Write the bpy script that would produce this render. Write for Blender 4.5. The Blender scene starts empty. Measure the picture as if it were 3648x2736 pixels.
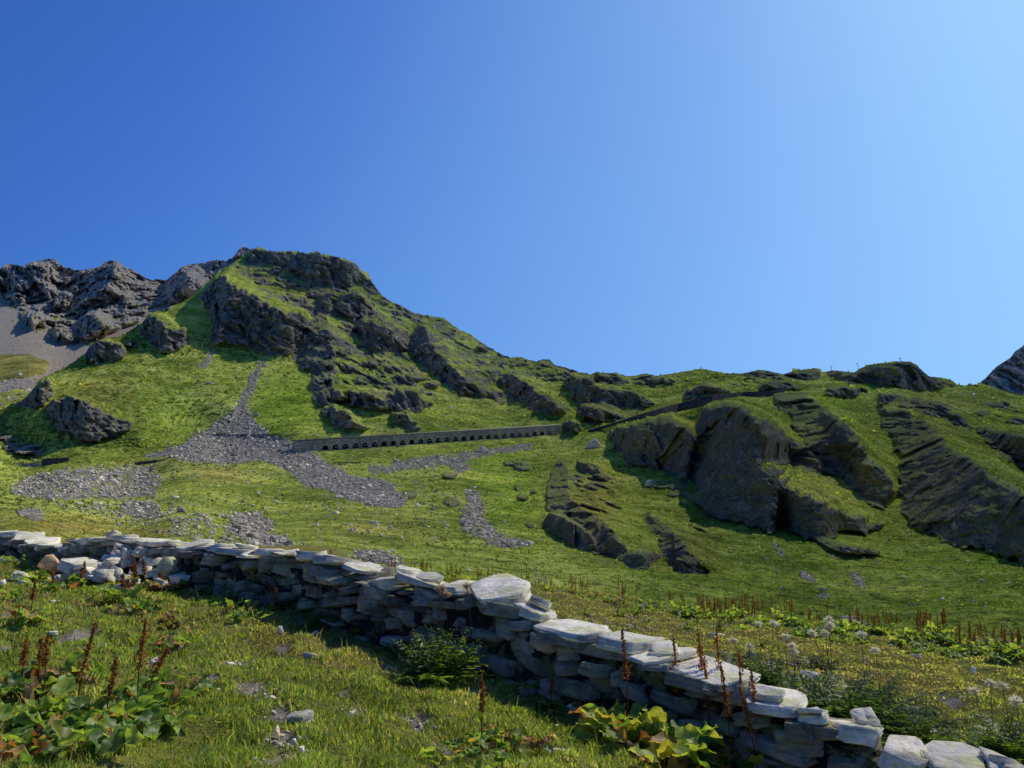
import bpy, bmesh, math, random
import numpy as np
from mathutils import Vector, Matrix, Euler
random.seed(7)
RNG = np.random.default_rng(11)
scene = bpy.context.scene
COL = scene.collection
# ------------------------------------------------------------------ camera model (survey of the place from the photo)
FPX, CX, CY = 2847.0, 1824.0, 1368.0
PITCH = math.radians(9.0)
CP, SP = math.cos(PITCH), math.sin(PITCH)
EYE = np.array([0.0, 0.0, 1.6])
SUN_AZ, SUN_EL = math.radians(52), math.radians(49)

def ray(u, v):
    u = np.asarray(u, float); v = np.asarray(v, float)
    a = (u - CX) / FPX; b = (CY - v) / FPX
    y = CP - b * SP; z = b * CP + SP
    return a / y, z / y
def at(u, v, D):
    kx, kz = ray(u, v); D = np.asarray(D, float)
    return np.stack([kx * D + EYE[0], D + EYE[1], kz * D + EYE[2]], -1)

# ------------------------------------------------------------------ noise
def _h(ix, iy, iz, seed):
    h = (ix.astype(np.uint32) * np.uint32(374761393)) ^ (iy.astype(np.uint32) * np.uint32(668265263)) ^ (iz.astype(np.uint32) * np.uint32(2246822519)) ^ np.uint32((seed * 3266489917) & 0xffffffff)
    h ^= h >> np.uint32(15); h *= np.uint32(2246822519); h ^= h >> np.uint32(13); h *= np.uint32(3266489917); h ^= h >> np.uint32(16)
    return h
def pn(x, y, z, seed=0):
    x = np.asarray(x, np.float32); y = np.asarray(y, np.float32); z = np.asarray(z, np.float32)
    x, y, z = np.broadcast_arrays(x, y, z)
    fx, fy, fz = np.floor(x), np.floor(y), np.floor(z)
    ix, iy, iz = fx.astype(np.int32), fy.astype(np.int32), fz.astype(np.int32)
    dx, dy, dz = x - fx, y - fy, z - fz
    wx = dx * dx * dx * (dx * (dx * 6 - 15) + 10); wy = dy * dy * dy * (dy * (dy * 6 - 15) + 10); wz = dz * dz * dz * (dz * (dz * 6 - 15) + 10)
    def g(i, j, k):
        h = _h(ix + i, iy + j, iz + k, seed)
        gx = (h & np.uint32(1023)).astype(np.float32) / 511.5 - 1
        gy = ((h >> np.uint32(10)) & np.uint32(1023)).astype(np.float32) / 511.5 - 1
        gz = ((h >> np.uint32(20)) & np.uint32(1023)).astype(np.float32) / 511.5 - 1
        return gx * (dx - i) + gy * (dy - j) + gz * (dz - k)
    def lerp(a, b, t): return a + (b - a) * t
    x00 = lerp(g(0, 0, 0), g(1, 0, 0), wx); x10 = lerp(g(0, 1, 0), g(1, 1, 0), wx)
    x01 = lerp(g(0, 0, 1), g(1, 0, 1), wx); x11 = lerp(g(0, 1, 1), g(1, 1, 1), wx)
    return lerp(lerp(x00, x10, wy), lerp(x01, x11, wy), wz) * 1.5
def cell(x, y, z, seed=0):
    """blocky fractured relief: every cell is a tilted plane"""
    x, y, z = (np.asarray(q, np.float32) for q in (x, y, z))
    fx, fy, fz = np.floor(x), np.floor(y), np.floor(z); ix, iy, iz = fx.astype(np.int32), fy.astype(np.int32), fz.astype(np.int32)
    best = np.full(x.shape, 9., np.float32); out = np.zeros(x.shape, np.float32)
    for i in (-1, 0, 1):
        for j in (-1, 0, 1):
            for k in (-1, 0, 1):
                h = _h(ix + i, iy + j, iz + k, seed)
                px = i + (h & np.uint32(255)).astype(np.float32) / 255 - (x - fx); py = j + ((h >> np.uint32(8)) & np.uint32(255)).astype(np.float32) / 255 - (y - fy); pz = k + ((h >> np.uint32(16)) & np.uint32(255)).astype(np.float32) / 255 - (z - fz)
                d = px * px + py * py + pz * pz; m = d < best
                h2 = _h(ix + i, iy + j, iz + k, seed + 101)
                g1 = (h2 & np.uint32(255)).astype(np.float32) / 127.5 - 1; g2 = ((h2 >> np.uint32(8)) & np.uint32(255)).astype(np.float32) / 127.5 - 1; g3 = ((h2 >> np.uint32(16)) & np.uint32(255)).astype(np.float32) / 127.5 - 1; o = (h2 >> np.uint32(24)).astype(np.float32) / 127.5 - 1
                out = np.where(m, .55 * o - 1.1 * (g1 * px + g2 * py + g3 * pz), out); best = np.where(m, d, best)
    return out
def sstep(a, b, x):
    t = np.clip((x - a) / (b - a), 0, 1); return t * t * (3 - 2 * t)

# ------------------------------------------------------------------ thin plate spline
class TPS:
    def __init__(s, P, val, lam=0.0):
        P = np.asarray(P, float); n = len(P); s.P = P
        K = s._phi(P, P) + lam * np.eye(n)
        A = np.zeros((n + 3, n + 3)); A[:n, :n] = K; A[:n, n] = 1; A[:n, n + 1:] = P; A[n, :n] = 1; A[n + 1:, :n] = P.T
        s.w = np.linalg.solve(A, np.concatenate([np.asarray(val, float), np.zeros(3)]))
    def _phi(s, A, B):
        d2 = ((A[:, None, :] - B[None]) ** 2).sum(-1)
        return 0.5 * d2 * np.log(d2 + 1e-12)
    def __call__(s, Q):
        Q = np.asarray(Q, float); out = np.empty(len(Q)); n = len(s.P)
        for i in range(0, len(Q), 20000):
            q = Q[i:i + 20000]
            out[i:i + 20000] = s._phi(q, s.P) @ s.w[:n] + s.w[n] + q @ s.w[n + 1:]
        return out

# ------------------------------------------------------------------ mesh helpers
def np_mesh(name, V, faces, smooth=False):
    V = np.ascontiguousarray(V, np.float32)
    if not isinstance(faces, (list, tuple)): faces = [faces]
    faces = [np.asarray(f, np.int32) for f in faces if len(f)]
    me = bpy.data.meshes.new(name)
    me.vertices.add(len(V)); me.vertices.foreach_set('co', V.ravel())
    loops = np.concatenate([f.ravel() for f in faces])
    sizes = np.concatenate([np.full(len(f), f.shape[1], np.int32) for f in faces])
    starts = np.concatenate([[0], np.cumsum(sizes)[:-1]]).astype(np.int32)
    me.loops.add(len(loops)); me.loops.foreach_set('vertex_index', loops)
    me.polygons.add(len(sizes)); me.polygons.foreach_set('loop_start', starts)
    if smooth: me.polygons.foreach_set('use_smooth', np.ones(len(sizes), bool))
    me.update(calc_edges=True)
    return me
def set_color(me, name, rgba):
    a = me.attributes.new(name, 'FLOAT_COLOR', 'POINT')
    a.data.foreach_set('color', np.ascontiguousarray(rgba, np.float32).ravel())
def link(name, me, mat=None, parent=None, loc=None, rot=None, **props):
    o = bpy.data.objects.new(name, me); COL.objects.link(o)
    if me is not None and mat is not None and len(me.materials) == 0: me.materials.append(mat)
    if parent is not None: o.parent = parent
    if loc is not None: o.location = [float(c) for c in loc]
    if rot is not None: o.rotation_euler = rot
    for k, val in props.items():
        if val is not None: o[k] = val
    return o
def dup(src, loc, rotz=0.0, scale=1.0, label=None, group=None):
    r = src.copy(); COL.objects.link(r); r.location = [float(c) for c in loc]
    r.rotation_euler = (0, 0, rotz); r.scale = (scale,) * 3
    if label: r['label'] = label
    if group: r['group'] = group
    for ch in src.children:
        c = ch.copy(); COL.objects.link(c); c.parent = r
        for g in ch.children:
            d = g.copy(); COL.objects.link(d); d.parent = c
    return r
def grid_faces(nr, nc):
    i = np.arange(nr * nc, dtype=np.int32).reshape(nr, nc)
    return np.stack([i[:-1, :-1], i[1:, :-1], i[1:, 1:], i[:-1, 1:]], -1).reshape(-1, 4)
class MB:
    """collects pieces of one mesh"""
    def __init__(s): s.V = []; s.F = {}; s.C = []; s.n = 0
    def add(s, V, F, color=None):
        V = np.asarray(V, float)
        for f in (F if isinstance(F, list) else [F]):
            f = np.asarray(f, np.int64)
            if len(f): s.F.setdefault(f.shape[1], []).append(f + s.n)
        s.V.append(V); s.n += len(V)
        if color is not None:
            c = np.asarray(color, float)
            if c.ndim == 1: c = np.tile(c, (len(V), 1))
            s.C.append(c)
    def mesh(s, name, smooth=False):
        me = np_mesh(name, np.concatenate(s.V), [np.concatenate(f) for f in s.F.values()], smooth)
        if s.C: set_color(me, 'tint', np.concatenate([np.concatenate([c, np.ones((len(c), 4 - c.shape[1]))], 1) for c in s.C]))
        return me
    def box(s, c, size, R=None, color=None):
        q = np.array([[x, y, z] for x in (-.5, .5) for y in (-.5, .5) for z in (-.5, .5)]) * np.asarray(size)
        if R is not None: q = q @ np.asarray(R).T
        s.add(q + np.asarray(c), np.array([[0, 1, 3, 2], [4, 6, 7, 5], [0, 4, 5, 1], [2, 3, 7, 6], [0, 2, 6, 4], [1, 5, 7, 3]]), color)
    def tube(s, pts, radii, n=6, color=None):
        pts = np.asarray(pts, float); m = len(pts); radii = np.broadcast_to(radii, (m,))
        T = np.gradient(pts, axis=0); T /= np.linalg.norm(T, axis=1)[:, None] + 1e-9
        ref = np.array([1., 0, 0]) if abs(T[0, 0]) < .8 else np.array([0, 1., 0])
        A = np.cross(T, ref); A /= np.linalg.norm(A, axis=1)[:, None] + 1e-9; B = np.cross(T, A)
        th = np.arange(n) / n * 2 * math.pi
        V = pts[:, None] + radii[:, None, None] * (np.cos(th)[None, :, None] * A[:, None] + np.sin(th)[None, :, None] * B[:, None])
        i = np.arange(m * n).reshape(m, n); j = np.roll(i, -1, 1)
        F = np.stack([i[:-1], j[:-1], j[1:], i[1:]], -1).reshape(-1, 4)
        V = np.concatenate([V.reshape(-1, 3), pts[:1], pts[-1:]])
        k = m * n
        T1 = np.stack([np.full(n, k), j[0], i[0]], -1); T2 = np.stack([np.full(n, k + 1), i[-1], j[-1]], -1)
        s.add(V, [F, np.concatenate([T1, T2])], color)
def rotz(a): c, s_ = math.cos(a), math.sin(a); return np.array([[c, -s_, 0], [s_, c, 0], [0, 0, 1.]])
def rotx(a): c, s_ = math.cos(a), math.sin(a); return np.array([[1., 0, 0], [0, c, -s_], [0, s_, c]])
def roty(a): c, s_ = math.cos(a), math.sin(a); return np.array([[c, 0, s_], [0, 1., 0], [-s_, 0, c]])
def in_poly(u, v, poly):
    u = np.asarray(u); v = np.asarray(v); ins = np.zeros(u.shape, bool); n = len(poly)
    for i in range(n):
        x1, y1 = poly[i]; x2, y2 = poly[(i + 1) % n]
        if y1 == y2: continue
        c = ((y1 > v) != (y2 > v)) & (u < (x2 - x1) * (v - y1) / (y2 - y1) + x1)
        ins ^= c
    return ins
def resample(pts, n):
    p = np.asarray(pts, float); t = np.linspace(0, len(p) - 1, n); i = np.minimum(t.astype(int), len(p) - 2); f = (t - i)[:, None]
    return p[i] * (1 - f) + p[i + 1] * f

# ------------------------------------------------------------------ materials
class NT:
    def __init__(s, name):
        s.m = bpy.data.materials.new(name); s.m.use_nodes = True; s.t = s.m.node_tree; s.t.nodes.clear()
        s.out = s.t.nodes.new('ShaderNodeOutputMaterial')
    def n(s, typ, ins=None, **kw):
        nd = s.t.nodes.new(typ)
        for k, val in kw.items(): setattr(nd, k, val)
        for k, val in (ins or {}).items():
            sock = nd.inputs[k]
            if isinstance(val, bpy.types.NodeSocket): s.t.links.new(val, sock)
            else: sock.default_value = val
        return nd
    def noise(s, vec, scale, detail=4, rough=.55, dist=0.0):
        return s.n('ShaderNodeTexNoise', {'Vector': vec, 'Scale': scale, 'Detail': detail, 'Roughness': rough, 'Distortion': dist}).outputs['Fac']
    def ramp(s, fac, stops, interp='LINEAR'):
        nd = s.n('ShaderNodeValToRGB', {'Fac': fac}); cr = nd.color_ramp; cr.interpolation = interp
        while len(cr.elements) > 1: cr.elements.remove(cr.elements[0])
        cr.elements[0].position = stops[0][0]; cr.elements[0].color = col(stops[0][1])
        for p, c in stops[1:]:
            e = cr.elements.new(p); e.color = col(c)
        return nd.outputs['Color']
    def mix(s, fac, a, b, blend='MIX'):
        nd = s.n('ShaderNodeMix', data_type='RGBA', blend_type=blend)
        for i, val in ((0, fac), (6, a), (7, b)):
            if isinstance(val, bpy.types.NodeSocket): s.t.links.new(val, nd.inputs[i])
            elif i == 0: nd.inputs[0].default_value = val
            else: nd.inputs[i].default_value = col(val)
        return nd.outputs[2]
    def math(s, op, a, b=0.0, clamp=False):
        nd = s.n('ShaderNodeMath', operation=op, use_clamp=clamp)
        for i, val in ((0, a), (1, b)):
            if isinstance(val, bpy.types.NodeSocket): s.t.links.new(val, nd.inputs[i])
            else: nd.inputs[i].default_value = val
        return nd.outputs[0]
    def scale(s, vec, sc, rot=(0, 0, 0)):
        return s.n('ShaderNodeMapping', {'Vector': vec, 'Scale': sc, 'Rotation': rot}).outputs[0]
    def coord(s): return s.n('ShaderNodeTexCoord').outputs['Object']
    def bump(s, h, strength=.5, dist=.1, normal=None):
        ins = {'Height': h, 'Strength': strength, 'Distance': dist}
        if normal is not None: ins['Normal'] = normal
        return s.n('ShaderNodeBump', ins).outputs[0]
    def diffuse(s, c, normal=None, rough=.6):
        ins = {'Color': c, 'Roughness': rough}
        if normal is not None: ins['Normal'] = normal
        return s.n('ShaderNodeBsdfDiffuse', ins).outputs[0]
    def principled(s, c, rough=.7, spec=.3, normal=None, metal=0.0):
        ins = {'Base Color': c if isinstance(c, bpy.types.NodeSocket) else col(c), 'Roughness': rough, 'Specular IOR Level': spec, 'Metallic': metal}
        if normal is not None: ins['Normal'] = normal
        return s.n('ShaderNodeBsdfPrincipled', ins).outputs[0]
    def done(s, sh):
        s.t.links.new(sh, s.out.inputs[0]); return s.m
def col(c): return tuple(c) + (1.0,) if len(c) == 3 else tuple(c)
# ------------------------------------------------------------------ depth survey rasters
class Survey:
    """horizontal distance of the ground for every sight line, on a regular raster"""
    def __init__(s, u0, u1, v0, v1, step=3.0):
        s.u0, s.v0, s.st = u0, v0, step
        s.nu, s.nv = int((u1 - u0) / step) + 1, int((v1 - v0) / step) + 1
        s.U, s.V = np.meshgrid(u0 + np.arange(s.nu) * step, v0 + np.arange(s.nv) * step)
        s.rock = np.zeros((s.nv, s.nu), np.float32)
    def base(s, ctrl):
        c = np.array(ctrl, float); P = c[:, :2] / 1000
        t = TPS(P, np.log(c[:, 2]), 1e-4)
        k = 6
        cu = s.U[::k, ::k]; cv = s.V[::k, ::k]
        g = t(np.stack([cu.ravel(), cv.ravel()], 1) / 1000).reshape(cu.shape)
        iu = np.arange(s.nu) / k; iv = np.arange(s.nv) / k
        s.D = np.exp(s._bil(g, iu[None, :].repeat(s.nv, 0), iv[:, None].repeat(s.nu, 1)))
        s.D = np.clip(s.D, 14, 2200)
    @staticmethod
    def _bil(g, x, y):
        x = np.clip(x, 0, g.shape[1] - 1.001); y = np.clip(y, 0, g.shape[0] - 1.001)
        i = x.astype(int); j = y.astype(int); fx = x - i; fy = y - j
        return (g[j, i] * (1 - fx) + g[j, i + 1] * fx) * (1 - fy) + (g[j + 1, i] * (1 - fx) + g[j + 1, i + 1] * fx) * fy
    def get(s, u, v, arr=None):
        arr = s.D if arr is None else arr
        return s._bil(arr, (np.asarray(u, float) - s.u0) / s.st, (np.asarray(v, float) - s.v0) / s.st)
    def blur(s, arr, n=1):
        for _ in range(n):
            a = np.pad(arr, 1, mode='edge')
            arr = (a[:-2, 1:-1] + a[2:, 1:-1] + a[1:-1, :-2] + a[1:-1, 2:] + 4 * arr) / 8
        return arr
    def cliff(s, foot, crest, back, steep=74, side=.45, warp=13, seed=0, mask=1.0):
        n = max(len(foot), len(crest), len(back))
        L = max(np.abs(np.diff(np.array(q, float), axis=0)).sum() for q in (foot, crest, back))
        N = int(L / 2.0) + 8
        f, c, b = (resample(q, N) for q in (foot, crest, back))
        # irregular edges
        tt = np.linspace(0, L / 34.0, N)
        for q, k in ((f, 1), (c, 2), (b, 3)):
            q[:, 0] += warp * (pn(tt, 0 * tt + seed * 3.7, 0 * tt + k, 5) + .5 * pn(tt * 2.7, 0 * tt + seed * 3.7, 0 * tt + k, 6))
            q[:, 1] += .8 * warp * (pn(tt, 0 * tt + seed * 3.7, 0 * tt + k + 9, 5) + .5 * pn(tt * 2.7, 0 * tt + seed * 3.7, 0 * tt + k + 9, 6))
        Df = s.get(f[:, 0], f[:, 1]); Db = s.get(b[:, 0], b[:, 1]); Dc0 = s.get(c[:, 0], c[:, 1])
        ks = max(6, N // 10); sm_ = lambda a: np.convolve(np.pad(a, ks, mode='edge'), np.hanning(2 * ks + 3)[1:-1] / np.hanning(2 * ks + 3).sum(), 'valid')
        Df, Db, Dc0 = sm_(Df), sm_(Db), sm_(Dc0)
        H = np.maximum(f[:, 1] - c[:, 1], 0) * Df / FPX
        lat = np.maximum(c[:, 0] - f[:, 0], 0) * Df / FPX
        Dc = np.minimum(Df + H / math.tan(math.radians(steep)) - side * lat, Dc0)
        Dc = sm_(Dc)
        Pd = np.full(s.D.shape, 1e9); Rm = np.zeros(s.D.shape, np.float32)
        for (A, B, DA, DB, m) in ((f, c, Df, Dc, mask), (c, b, Dc, Db, 0.0)):
            M = int(np.abs(B - A).sum(1).max() / 1.2) + 6
            w = np.linspace(0, 1, M)[None, :]
            u = A[:, :1] * (1 - w) + B[:, :1] * w; v = A[:, 1:] * (1 - w) + B[:, 1:] * w
            d = DA[:, None] * (1 - w) + DB[:, None] * w
            iu = np.round((u - s.u0) / s.st).astype(int).ravel(); iv = np.round((v - s.v0) / s.st).astype(int).ravel()
            ok = (iu >= 0) & (iu < s.nu) & (iv >= 0) & (iv < s.nv)
            np.minimum.at(Pd, (iv[ok], iu[ok]), d.ravel()[ok])
            if m: np.maximum.at(Rm, (iv[ok], iu[ok]), m)
        for _ in range(4):                                                       # close gaps between the rulings
            e = np.pad(Pd, 1, constant_values=1e9); nb = np.stack([e[1 + i:e.shape[0] - 1 + i, 1 + j:e.shape[1] - 1 + j] for i in (-1, 0, 1) for j in (-1, 0, 1) if i or j]); fin = nb < 1e8
            g = np.pad(Rm, 1); nr_ = np.stack([g[1 + i:g.shape[0] - 1 + i, 1 + j:g.shape[1] - 1 + j] for i in (-1, 0, 1) for j in (-1, 0, 1) if i or j])
            cnt = fin.sum(0); fill = (Pd > 1e8) & (cnt >= 5); av = np.where(fin, nb, 0).sum(0) / np.maximum(cnt, 1)
            Pd[fill] = av[fill]; Rm[fill] = ((nr_ * fin).sum(0) / np.maximum(cnt, 1))[fill]
        won = Pd < s.D + .03 * s.D * (Rm > 0)
        s.D = np.minimum(s.D, Pd); s.rock = np.maximum(s.rock, np.where(won, Rm, 0))
    def blob(s, u, v, w, h, out, mask=1.0):
        """a rounded rock knob standing 'out' metres toward the valley"""
        a = (s.U - u) / (w / 2); b = (s.V - v) / (h / 2)
        a = a + .25 * pn(s.U / 18, s.V / 18, 0 * s.U, 31); b = b + .25 * pn(s.U / 18, s.V / 18, 0 * s.U + 5, 32)
        r = np.sqrt(a * a + b * b); t = np.clip(1 - r, 0, 1)
        s.D -= out * np.sqrt(t); s.rock = np.maximum(s.rock, mask * sstep(0, .25, t))

# ------------------------------------------------------------------ the main hillside
GAL_A, GAL_B = (1068., 1610., 428.), (2000., 1546., 520.)          # foot line of the gallery
HS = Survey(-420, 4060, 840, 2620)
ctrl = [(100, 1880, 45), (600, 1900, 60), (1100, 1980, 70), (1600, 2050, 75), (2200, 2130, 78), (2800, 2200, 78), (3600, 2270, 66), (4050, 2330, 62), (-400, 1870, 45),
        (100, 2100, 27), (1100, 2200, 34), (2200, 2420, 34), (3600, 2560, 32), (-400, 2150, 27), (4050, 2600, 30),
        (1600, 1800, 225), (1600, 1900, 155), (1600, 1980, 105), (2000, 1700, 335), (2200, 1600, 430), (2500, 1700, 300), (2500, 1850, 205), (2500, 2000, 130),
        (2000, 1850, 210), (2000, 2000, 115), (3200, 1900, 205), (3200, 2060, 125), (3600, 2000, 140), (3600, 1800, 235), (3600, 1600, 370), (3600, 1450, 570), (4050, 1560, 520), (4050, 1850, 210), (4050, 2080, 110),
        (3300, 1500, 430), (3300, 1395, 570), (2900, 1400, 520), (2900, 1600, 350), (2900, 1800, 240), (2900, 2000, 140), (2600, 1400, 540), (2900, 1330, 640), (2450, 1330, 700),
        (2200, 1340, 740), (2200, 1480, 575), (1800, 1280, 830), (1800, 1450, 625), (1500, 1130, 930), (1500, 1300, 760), (1100, 905, 1030), (1300, 985, 990),
        (1200, 1200, 800), (1100, 1400, 580), (800, 1250, 690), (800, 1450, 520), (850, 1050, 850), (900, 890, 1040), (500, 1300, 610), (500, 1550, 445), (300, 1400, 530), (150, 1500, 465),
        (100, 1750, 240), (500, 1750, 285), (1000, 1750, 290), (500, 1850, 125), (1000, 1860, 165), (-400, 1500, 450), (-400, 1650, 390), (-400, 1760, 220), (50, 1650, 395), (550, 1640, 412), (800, 1640, 414),
        (700, 1050, 830), (3070, 1300, 660), (3250, 1290, 660)]
for k in range(9):
    t = k / 8; ub = GAL_A[0] + t * (GAL_B[0] - GAL_A[0]); vb = GAL_A[1] + t * (GAL_B[1] - GAL_A[1]); db = 1 / ((1 - t) / GAL_A[2] + t / GAL_B[2])
    ctrl.append((ub, vb + 6, db - .5)); ctrl.append((ub, vb - 46, db + 18))
HS.base(ctrl)
# broad undulation
W = at(HS.U, HS.V, HS.D); X, Y, Z = W[..., 0], W[..., 1], W[..., 2]
HS.D += (HS.D / 500) * (9 * pn(X / 90, Y / 160, Z / 60, 1) + 5 * pn(X / 38, Y / 90, Z / 30, 2)) * sstep(60, 250, HS.D) * np.where(np.abs(HS.V - 1600) < 50, .15, 1)

C = HS.cliff
# --- main mountain
C([(890,932),(944,937),(998,947),(1047,967),(1072,996),(1113,1013),(1171,1005),(1204,1029),(1253,1018),(1290,1002),(1330,1022)], [(893,894),(928,886),(990,902),(1035,899),(1068,904),(1126,900),(1171,914),(1212,922),(1249,934),(1286,967),(1326,1012)], [(894,886),(928,878),(990,894),(1035,892),(1068,896),(1126,893),(1171,906),(1212,914),(1249,926),(1288,958),(1330,1004)], seed=1, steep=80)
C([(712,1050),(735,1090),(750,1140),(775,1226),(830,1228),(866,1230),(903,1250),(957,1266),(1006,1266),(1050,1252),(1092,1200)], [(728,1028),(770,990),(800,988),(820,1012),(845,1024),(882,1043),(930,1066),(968,1096),(1020,1113),(1068,1119),(1100,1145)], [(738,1018),(790,962),(835,945),(870,960),(890,1000),(930,1020),(990,1040),(1030,1070),(1070,1090),(1105,1112),(1125,1140)], seed=2, steep=72)
C([(980,1200),(1000,1262),(1030,1262),(1058,1240),(1064,1200)], [(985,1190),(1005,1180),(1030,1190),(1056,1205),(1066,1190)], [(990,1160),(1010,1150),(1040,1160),(1060,1180),(1075,1180)], seed=3)
C([(1150,1050),(1130,1085),(1122,1130),(1089,1171),(1064,1221),(1047,1272),(1084,1310),(1126,1324),(1113,1357),(1122,1425),(1165,1442),(1233,1427)], [(1185,1042),(1165,1090),(1160,1130),(1170,1165),(1180,1215),(1190,1265),(1192,1290),(1190,1320),(1180,1350),(1185,1385),(1215,1402),(1240,1417)], [(1260,1050),(1250,1100),(1260,1150),(1270,1190),(1290,1240),(1300,1280),(1300,1310),(1300,1340),(1300,1360),(1300,1380),(1290,1395),(1260,1412)], seed=4, side=.75)
C([(1192,1095),(1200,1112),(1245,1124),(1285,1118),(1320,1098)], [(1196,1085),(1215,1058),(1262,1042),(1293,1066),(1322,1094)], [(1205,1070),(1235,1045),(1275,1032),(1310,1055),(1330,1090)], seed=5)
C([(1262,1172),(1299,1213),(1311,1240),(1377,1250),(1420,1242),(1464,1250)], [(1268,1160),(1290,1145),(1330,1150),(1375,1165),(1415,1195),(1464,1238)], [(1280,1140),(1320,1125),(1370,1120),(1410,1140),(1450,1180),(1480,1230)], seed=6)
C([(1480,1170),(1472,1242),(1476,1268),(1517,1301),(1571,1355),(1610,1382),(1680,1404),(1725,1412)], [(1493,1160),(1515,1165),(1530,1215),(1550,1250),(1610,1303),(1645,1340),(1700,1378),(1730,1405)], [(1510,1148),(1560,1160),(1600,1200),(1640,1250),(1680,1300),(1710,1335),(1735,1370),(1745,1400)], seed=7, side=.7)
C([(1790,1345),(1806,1377),(1823,1416),(1889,1453),(1950,1470),(2015,1467)], [(1795,1337),(1825,1333),(1870,1360),(1925,1400),(1960,1430),(2018,1458)], [(1805,1328),(1845,1322),(1910,1350),(1965,1390),(2000,1425),(2030,1452)], seed=8)
C([(2014,1380),(2045,1412),(2060,1442),(2110,1442),(2200,1452),(2280,1452),(2330,1442)], [(2030,1350),(2045,1338),(2100,1350),(2130,1380),(2200,1390),(2270,1405),(2330,1430)], [(2040,1335),(2060,1331),(2110,1340),(2150,1350),(2220,1360),(2300,1380),(2345,1420)], seed=9)
C([(2120,1352),(2160,1372),(2210,1372),(2240,1360)], [(2125,1330),(2155,1334),(2200,1334),(2240,1350)], [(2130,1324),(2155,1328),(2200,1326),(2245,1344)], seed=41)
C([(2255,1362),(2300,1368),(2350,1365),(2395,1372)], [(2260,1347),(2300,1338),(2345,1345),(2395,1362)], [(2262,1340),(2300,1331),(2345,1338),(2400,1350)], seed=42)
C([(2062,1462),(2075,1492),(2110,1512),(2150,1502),(2220,1487)], [(2066,1450),(2085,1447),(2120,1455),(2160,1465),(2220,1478)], [(2075,1440),(2100,1436),(2150,1440),(2190,1455),(2225,1472)], seed=10)
C([(2008,1540),(2037,1542),(2066,1531)], [(2008,1509),(2037,1498),(2066,1515)], [(2012,1500),(2040,1490),(2072,1508)], seed=11)
C([(1146,1466),(1171,1495),(1196,1520),(1237,1528),(1286,1534)], [(1159,1450),(1192,1446),(1233,1470),(1258,1501),(1306,1528)], [(1180,1437),(1215,1440),(1260,1470),(1290,1500),(1330,1525)], seed=12, side=.7)
C([(1232,1414),(1245,1430),(1295,1455),(1375,1460),(1395,1442)], [(1236,1400),(1250,1392),(1300,1400),(1370,1425),(1396,1436)], [(1240,1390),(1280,1378),(1330,1385),(1390,1405),(1400,1430)], seed=13)
C([(1383,1450),(1418,1458),(1470,1466),(1505,1462),(1540,1448)], [(1383,1418),(1418,1390),(1480,1394),(1509,1429),(1542,1441)], [(1390,1408),(1425,1378),(1490,1380),(1525,1415),(1550,1435)], seed=14, side=.8)
C([(1400,1490),(1420,1505),(1460,1528),(1495,1532)], [(1402,1478),(1443,1470),(1478,1501),(1499,1520)], [(1408,1468),(1455,1460),(1495,1490),(1510,1512)], seed=15)
C([(1640,1400),(1700,1412),(1760,1420),(1790,1412)], [(1645,1385),(1690,1385),(1740,1390),(1795,1402)], [(1650,1372),(1700,1368),(1750,1375),(1800,1395)], seed=16)
# left outcrops
C([(497,1182),(520,1200),(548,1219),(560,1242),(594,1256),(647,1240),(668,1215)], [(501,1172),(517,1140),(536,1125),(565,1136),(598,1173),(651,1178),(668,1202)], [(508,1160),(522,1125),(545,1110),(590,1115),(630,1150),(668,1170),(680,1200)], seed=17, side=.7)
C([(305,1285),(330,1295),(371,1293),(429,1285),(449,1264)], [(307,1254),(342,1219),(388,1211),(425,1230),(451,1256)], [(310,1248),(345,1212),(392,1204),(435,1222),(460,1250)], seed=18)
C([(168,1455),(185,1500),(230,1545),(297,1577),(350,1572),(412,1548),(466,1524)], [(175,1445),(215,1425),(250,1412),(290,1425),(340,1450),(400,1480),(466,1512)], [(185,1430),(230,1405),(265,1400),(310,1410),(360,1435),(420,1465),(475,1500)], seed=19, side=.6)
C([(60,1442),(90,1454),(130,1452),(165,1432),(187,1400)], [(95,1425),(115,1400),(140,1370),(165,1354),(188,1385)], [(105,1410),(130,1380),(150,1350),(175,1338),(192,1370)], seed=20)
HS.blob(775, 1190, 55, 95, 16); HS.blob(470, 1225, 60, 22, 6); HS.blob(590, 1098, 40, 20, 5)
# --- road-side rocks and top of the right hill
C([(2436,1423),(2475,1416),(2514,1407),(2555,1402),(2595,1398)], [(2440,1398),(2475,1380),(2514,1367),(2555,1376),(2590,1390)], [(2445,1388),(2480,1368),(2516,1356),(2560,1366),(2600,1384)], seed=21)
C([(2700,1387),(2780,1389),(2850,1382)], [(2730,1362),(2800,1359),(2850,1376)], [(2735,1354),(2805,1350),(2860,1368)], seed=22)
C([(2800,1345),(2839,1348),(2885,1352),(2925,1345)], [(2800,1334),(2832,1323),(2885,1317),(2921,1324)], [(2800,1330),(2832,1317),(2890,1310),(2925,1318)], seed=23)
C([(2945,1330),(2985,1345),(3020,1361),(3066,1367),(3181,1371)], [(2950,1324),(2985,1321),(3033,1332),(3107,1353),(3175,1363)], [(2955,1318),(2990,1315),(3045,1322),(3120,1342),(3185,1357)], seed=24)
C([(3043,1334),(3103,1342),(3169,1367),(3251,1390),(3313,1386),(3400,1375)], [(3046,1328),(3099,1305),(3148,1298),(3210,1292),(3266,1304),(3330,1350)], [(3047,1325),(3099,1297),(3148,1291),(3225,1286),(3275,1300),(3345,1346)], seed=25, steep=82)
C([(2660,1345),(2700,1345),(2750,1348),(2790,1350)], [(2665,1330),(2700,1322),(2750,1330),(2792,1342)], [(2670,1324),(2704,1314),(2756,1324),(2798,1336)], seed=26)
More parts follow.
